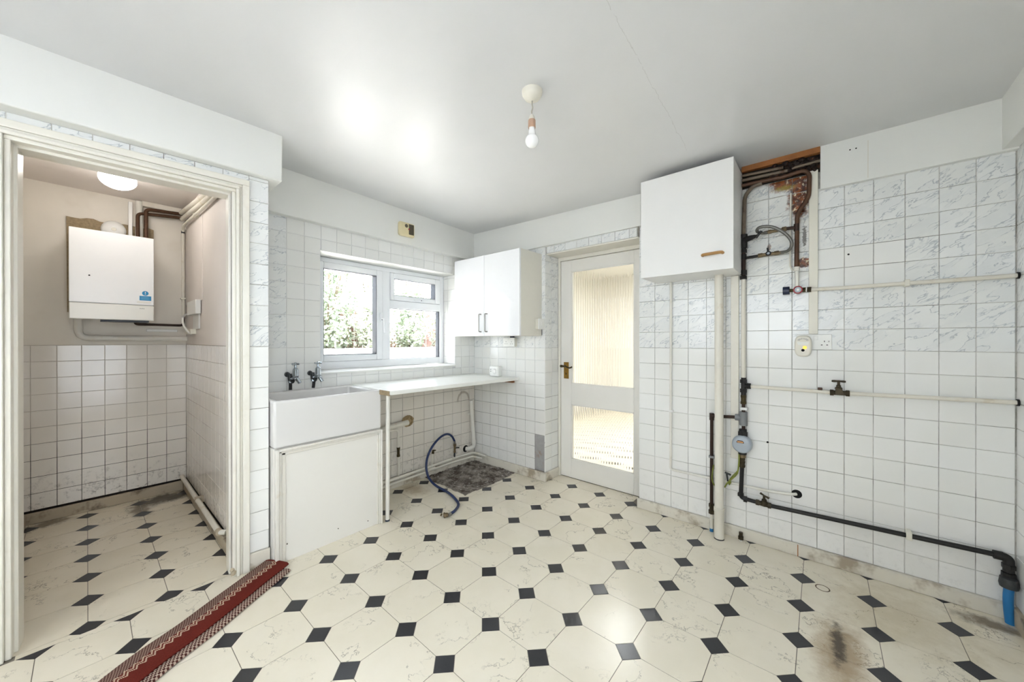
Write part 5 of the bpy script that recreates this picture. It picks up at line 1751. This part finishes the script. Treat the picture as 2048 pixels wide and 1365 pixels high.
# ---- folded rug on the floor
def rug():
    d = Vector((0.526, -0.851, 0))
    n = Vector((0.851, 0.526, 0))
    o = Vector((0.405, -1.985, 0))
    k = thing('folded_runner', 'folded red and cream patterned runner lying before the cupboard', 'rug', o + d * 0.7)

    def layer(name, prof, L0, L1):
        """prof: list of (across, z, v) closed top outline; a thick strip"""
        steps = 40
        mb = MB()
        vs, fs, uvs = [], [], []
        m = len(prof)
        rnd = random.Random(4)
        for i in range(steps + 1):
            t = L0 + (L1 - L0) * i / steps
            wv = 0.004 * math.sin(t * 7) + 0.003 * math.sin(t * 17 + 1)
            for (a, z, v) in prof:
                p = o + d * t + n * (a + wv)
                vs.append((p.x, p.y, max(z + 0.0015 * math.sin(t * 23 + a * 40) * (1 if z > 0.004 else 0), 0.0004)))
                uvs.append((t, v))
        for i in range(steps):
            for j in range(m):
                j2 = (j + 1) % m
                fs.append((i * m + j, i * m + j2, (i + 1) * m + j2, (i + 1) * m + j))
        fs.append(tuple(range(m - 1, -1, -1)))
        fs.append(tuple(steps * m + j for j in range(m)))
        mb.add(vs, fs)
        ob = mb.build(name, 'rug', k, smooth=50)
        uvl = ob.data.uv_layers.new(name='UVMap')
        for lp in ob.data.loops:
            uvl.data[lp.index].uv = uvs[lp.vertex_index]
        return ob
    # lower layer: shows its checked border on the right
    low = []
    for a, z, v in ((0.004, 0.0005, 0.0), (0.165, 0.0005, 0.195), (0.172, 0.005, 0.192), (0.170, 0.012, 0.188), (0.160, 0.0155, 0.178), (0.128, 0.0150, 0.1415), (0.02, 0.014, 0.02), (0.004, 0.010, 0.0)):
        low.append((a, z, v))
    layer('lower_fold', low[::-1], 0.03, 1.45)
    top = []
    for a, z, v in ((-0.004, 0.012, 0.0), (-0.006, 0.020, 0.002), (0.0, 0.0285, 0.006), (0.02, 0.0325, 0.022), (0.06, 0.0335, 0.062), (0.10, 0.0335, 0.102), (0.128, 0.0305, 0.128), (0.137, 0.0235, 0.135), (0.135, 0.017, 0.138), (0.10, 0.0165, 0.1385), (0.02, 0.0150, 0.001)):
        top.append((a, z, v))
    layer('upper_fold', top, 0.0, 1.45)


rug()

# ---- unseen lamp and disc lights added to brighten the room behind the glazed door
k = thing('hall_fill_lamp', 'unseen ceiling lamp added to brighten the room behind the reeded glass', 'lamp', (1.3, 1.9, 2.25))
MB().lathe((1.3, 1.9, 2.349), (0, 0, -1), [(0, 0.17), (0.03, 0.17), (0.05, 0.15), (0.06, 0.02)], 28).build('diffuser', 'hall_fill_lamp', k)
for (x, y) in ((1.0, 1.4), (1.9, 2.2)):
    l = bpy.data.lights.new('hall_fill_light', 'AREA')
    l.shape = 'DISK'
    l.size = 0.5
    l.energy = 40
    l.color = (0.95, 0.97, 1.0)
    o = bpy.data.objects.new('hall_fill_light', l)
    o.location = (x, y, 2.27)
    COL.objects.link(o)

# ---- garden outside the kitchen window
o = bx('paving', (-12, -9, -0.35), (-0.32, 8, -0.15), 'paving', smooth=0)
st(o, 'pale paved ground of the garden outside', 'ground')
o = bx('paving', (3.46, -4.02, -0.35), (11, 6, -0.15), 'paving_dark', smooth=0)
st(o, 'unseen grey paved side yard outside the added glazed doors, dark to limit bounce', 'ground')
o = bx('paving', (-4, -12, -0.35), (11, -4.02, -0.15), 'paving_dark', smooth=0)
st(o, 'unseen grey paved terrace added behind the viewpoint to bounce some light in', 'ground')
fn = thing('garden_fence', 'reddish timber fence behind the garden shrubs', 'fence', (-9.6, -0.5, 0.95))
pm = None
for i in range(44):
    y = -5.0 + 0.30 * i
    if pm is None:
        ob = bx('plank', (-9.62, y, 0.95), (-9.60, y + 0.28, 2.35), 'fence_wood', fn, bev=0.002)
        pm = ob
    else:
        ob = pm.copy()
        COL.objects.link(ob)
        ob.parent = fn
        ob.location = (0, 0.30 * i, 0)
bx('fence_rail', (-9.60, -5.0, 1.25), (-9.56, 8.2, 1.32), 'fence_wood', fn)
bx('fence_rail', (-9.60, -5.0, 2.05), (-9.56, 8.2, 2.12), 'fence_wood', fn)
o = bx('retaining_wall', (-6.2, -6.0, -0.15), (-6.0, 8.5, 1.02), 'render_white', bev=0.01)
tag(o, 'low white garden wall in front of the shrubs outside', 'garden wall')
o = bx('raised_bed', (-9.7, -6.0, -0.15), (-6.2, 8.5, 0.95), 'soil', smooth=0)
st(o, 'raised planting bed behind the low garden wall', 'ground')


def shrub(name, c, rad, hgt, n, mat, label, seed):
    rn = random.Random(seed)
    z0 = 0.95
    k = thing(name, label, 'shrub', (c[0], c[1], z0), 'garden shrubs outside the window')
    mb = MB()
    for i in range(7):
        a = rn.uniform(0, 6.28)
        mb.tube(spline([(c[0], c[1], z0), (c[0] + .3 * rad * math.cos(a), c[1] + .3 * rad * math.sin(a), z0 + hgt * .45), (c[0] + .7 * rad * math.cos(a), c[1] + .7 * rad * math.sin(a), z0 + hgt * .85)], 4), 0.015, 6)
    mb.build('stems', 'bark', k)
    vs, fs = [], []
    for i in range(n):
        a, u = rn.uniform(0, 6.28), rn.random() ** 0.5
        zz = rn.random()
        r = rad * u * (0.55 + 0.55 * math.sin(math.pi * min(1, zz * .9 + .1))) * 0.95
        cx, cy, cz = c[0] + r * math.cos(a), c[1] + r * math.sin(a), z0 + 0.05 + hgt * zz
        for j in range(5):
            px, py, pz = cx + rn.gauss(0, .06), cy + rn.gauss(0, .06), max(z0, cz + rn.gauss(0, .06))
            t = Vector((rn.gauss(0, 1), rn.gauss(0, 1), rn.gauss(0, .7))).normalized()
            w = t.cross(Vector((rn.gauss(0, 1), rn.gauss(0, 1), rn.gauss(0, 1)))).normalized()
            L, B = rn.uniform(.08, .16), rn.uniform(.022, .042)
            p = Vector((px, py, pz))
            b = len(vs)
            vs += [p, p + t * L * .5 + w * B, p + t * L, p + t * L * .5 - w * B]
            fs.append((b, b + 1, b + 2, b + 3))
    mb = MB()
    mb.add(vs, fs)
    f = mb.build('foliage', mat, k, smooth=0)
    f['kind'] = 'stuff'


# the window shows the bed from about y = 0.5 to y = 5
SHR = [((-7.1, 0.2), 0.56, 1.7, 'leaf', 'pale green shrub outside at the left edge of the casement'),
       ((-7.2, 1.5), 0.56, 2.3, 'leaf_deep', 'tall deeper green shrub outside in the middle of the casement'),
       ((-7.0, 2.75), 0.54, 1.5, 'leaf', 'low pale shrub outside behind the window mullion'),
       ((-7.2, 4.0), 0.56, 1.9, 'leaf_deep', 'deeper green shrub outside behind the fixed pane'),
       ((-7.1, 5.3), 0.56, 2.4, 'leaf', 'tall pale shrub outside behind the right end of the window'),
       ((-8.6, 0.9), 0.58, 2.9, 'leaf', 'back-row pale shrub outside between the two left shrubs'),
       ((-8.6, 2.3), 0.58, 3.0, 'leaf_deep', 'back-row tall green shrub outside left of the mullion'),
       ((-8.6, 3.6), 0.58, 2.7, 'leaf', 'back-row pale shrub outside right of the mullion'),
       ((-8.6, 4.9), 0.58, 3.1, 'leaf', 'back-row tallest pale shrub outside near the right end')]
for i, (c, r_, h_, mt, lb) in enumerate(SHR):
    shrub('garden_shrub', c, r_, h_, 620, mt, lb, i + 1)
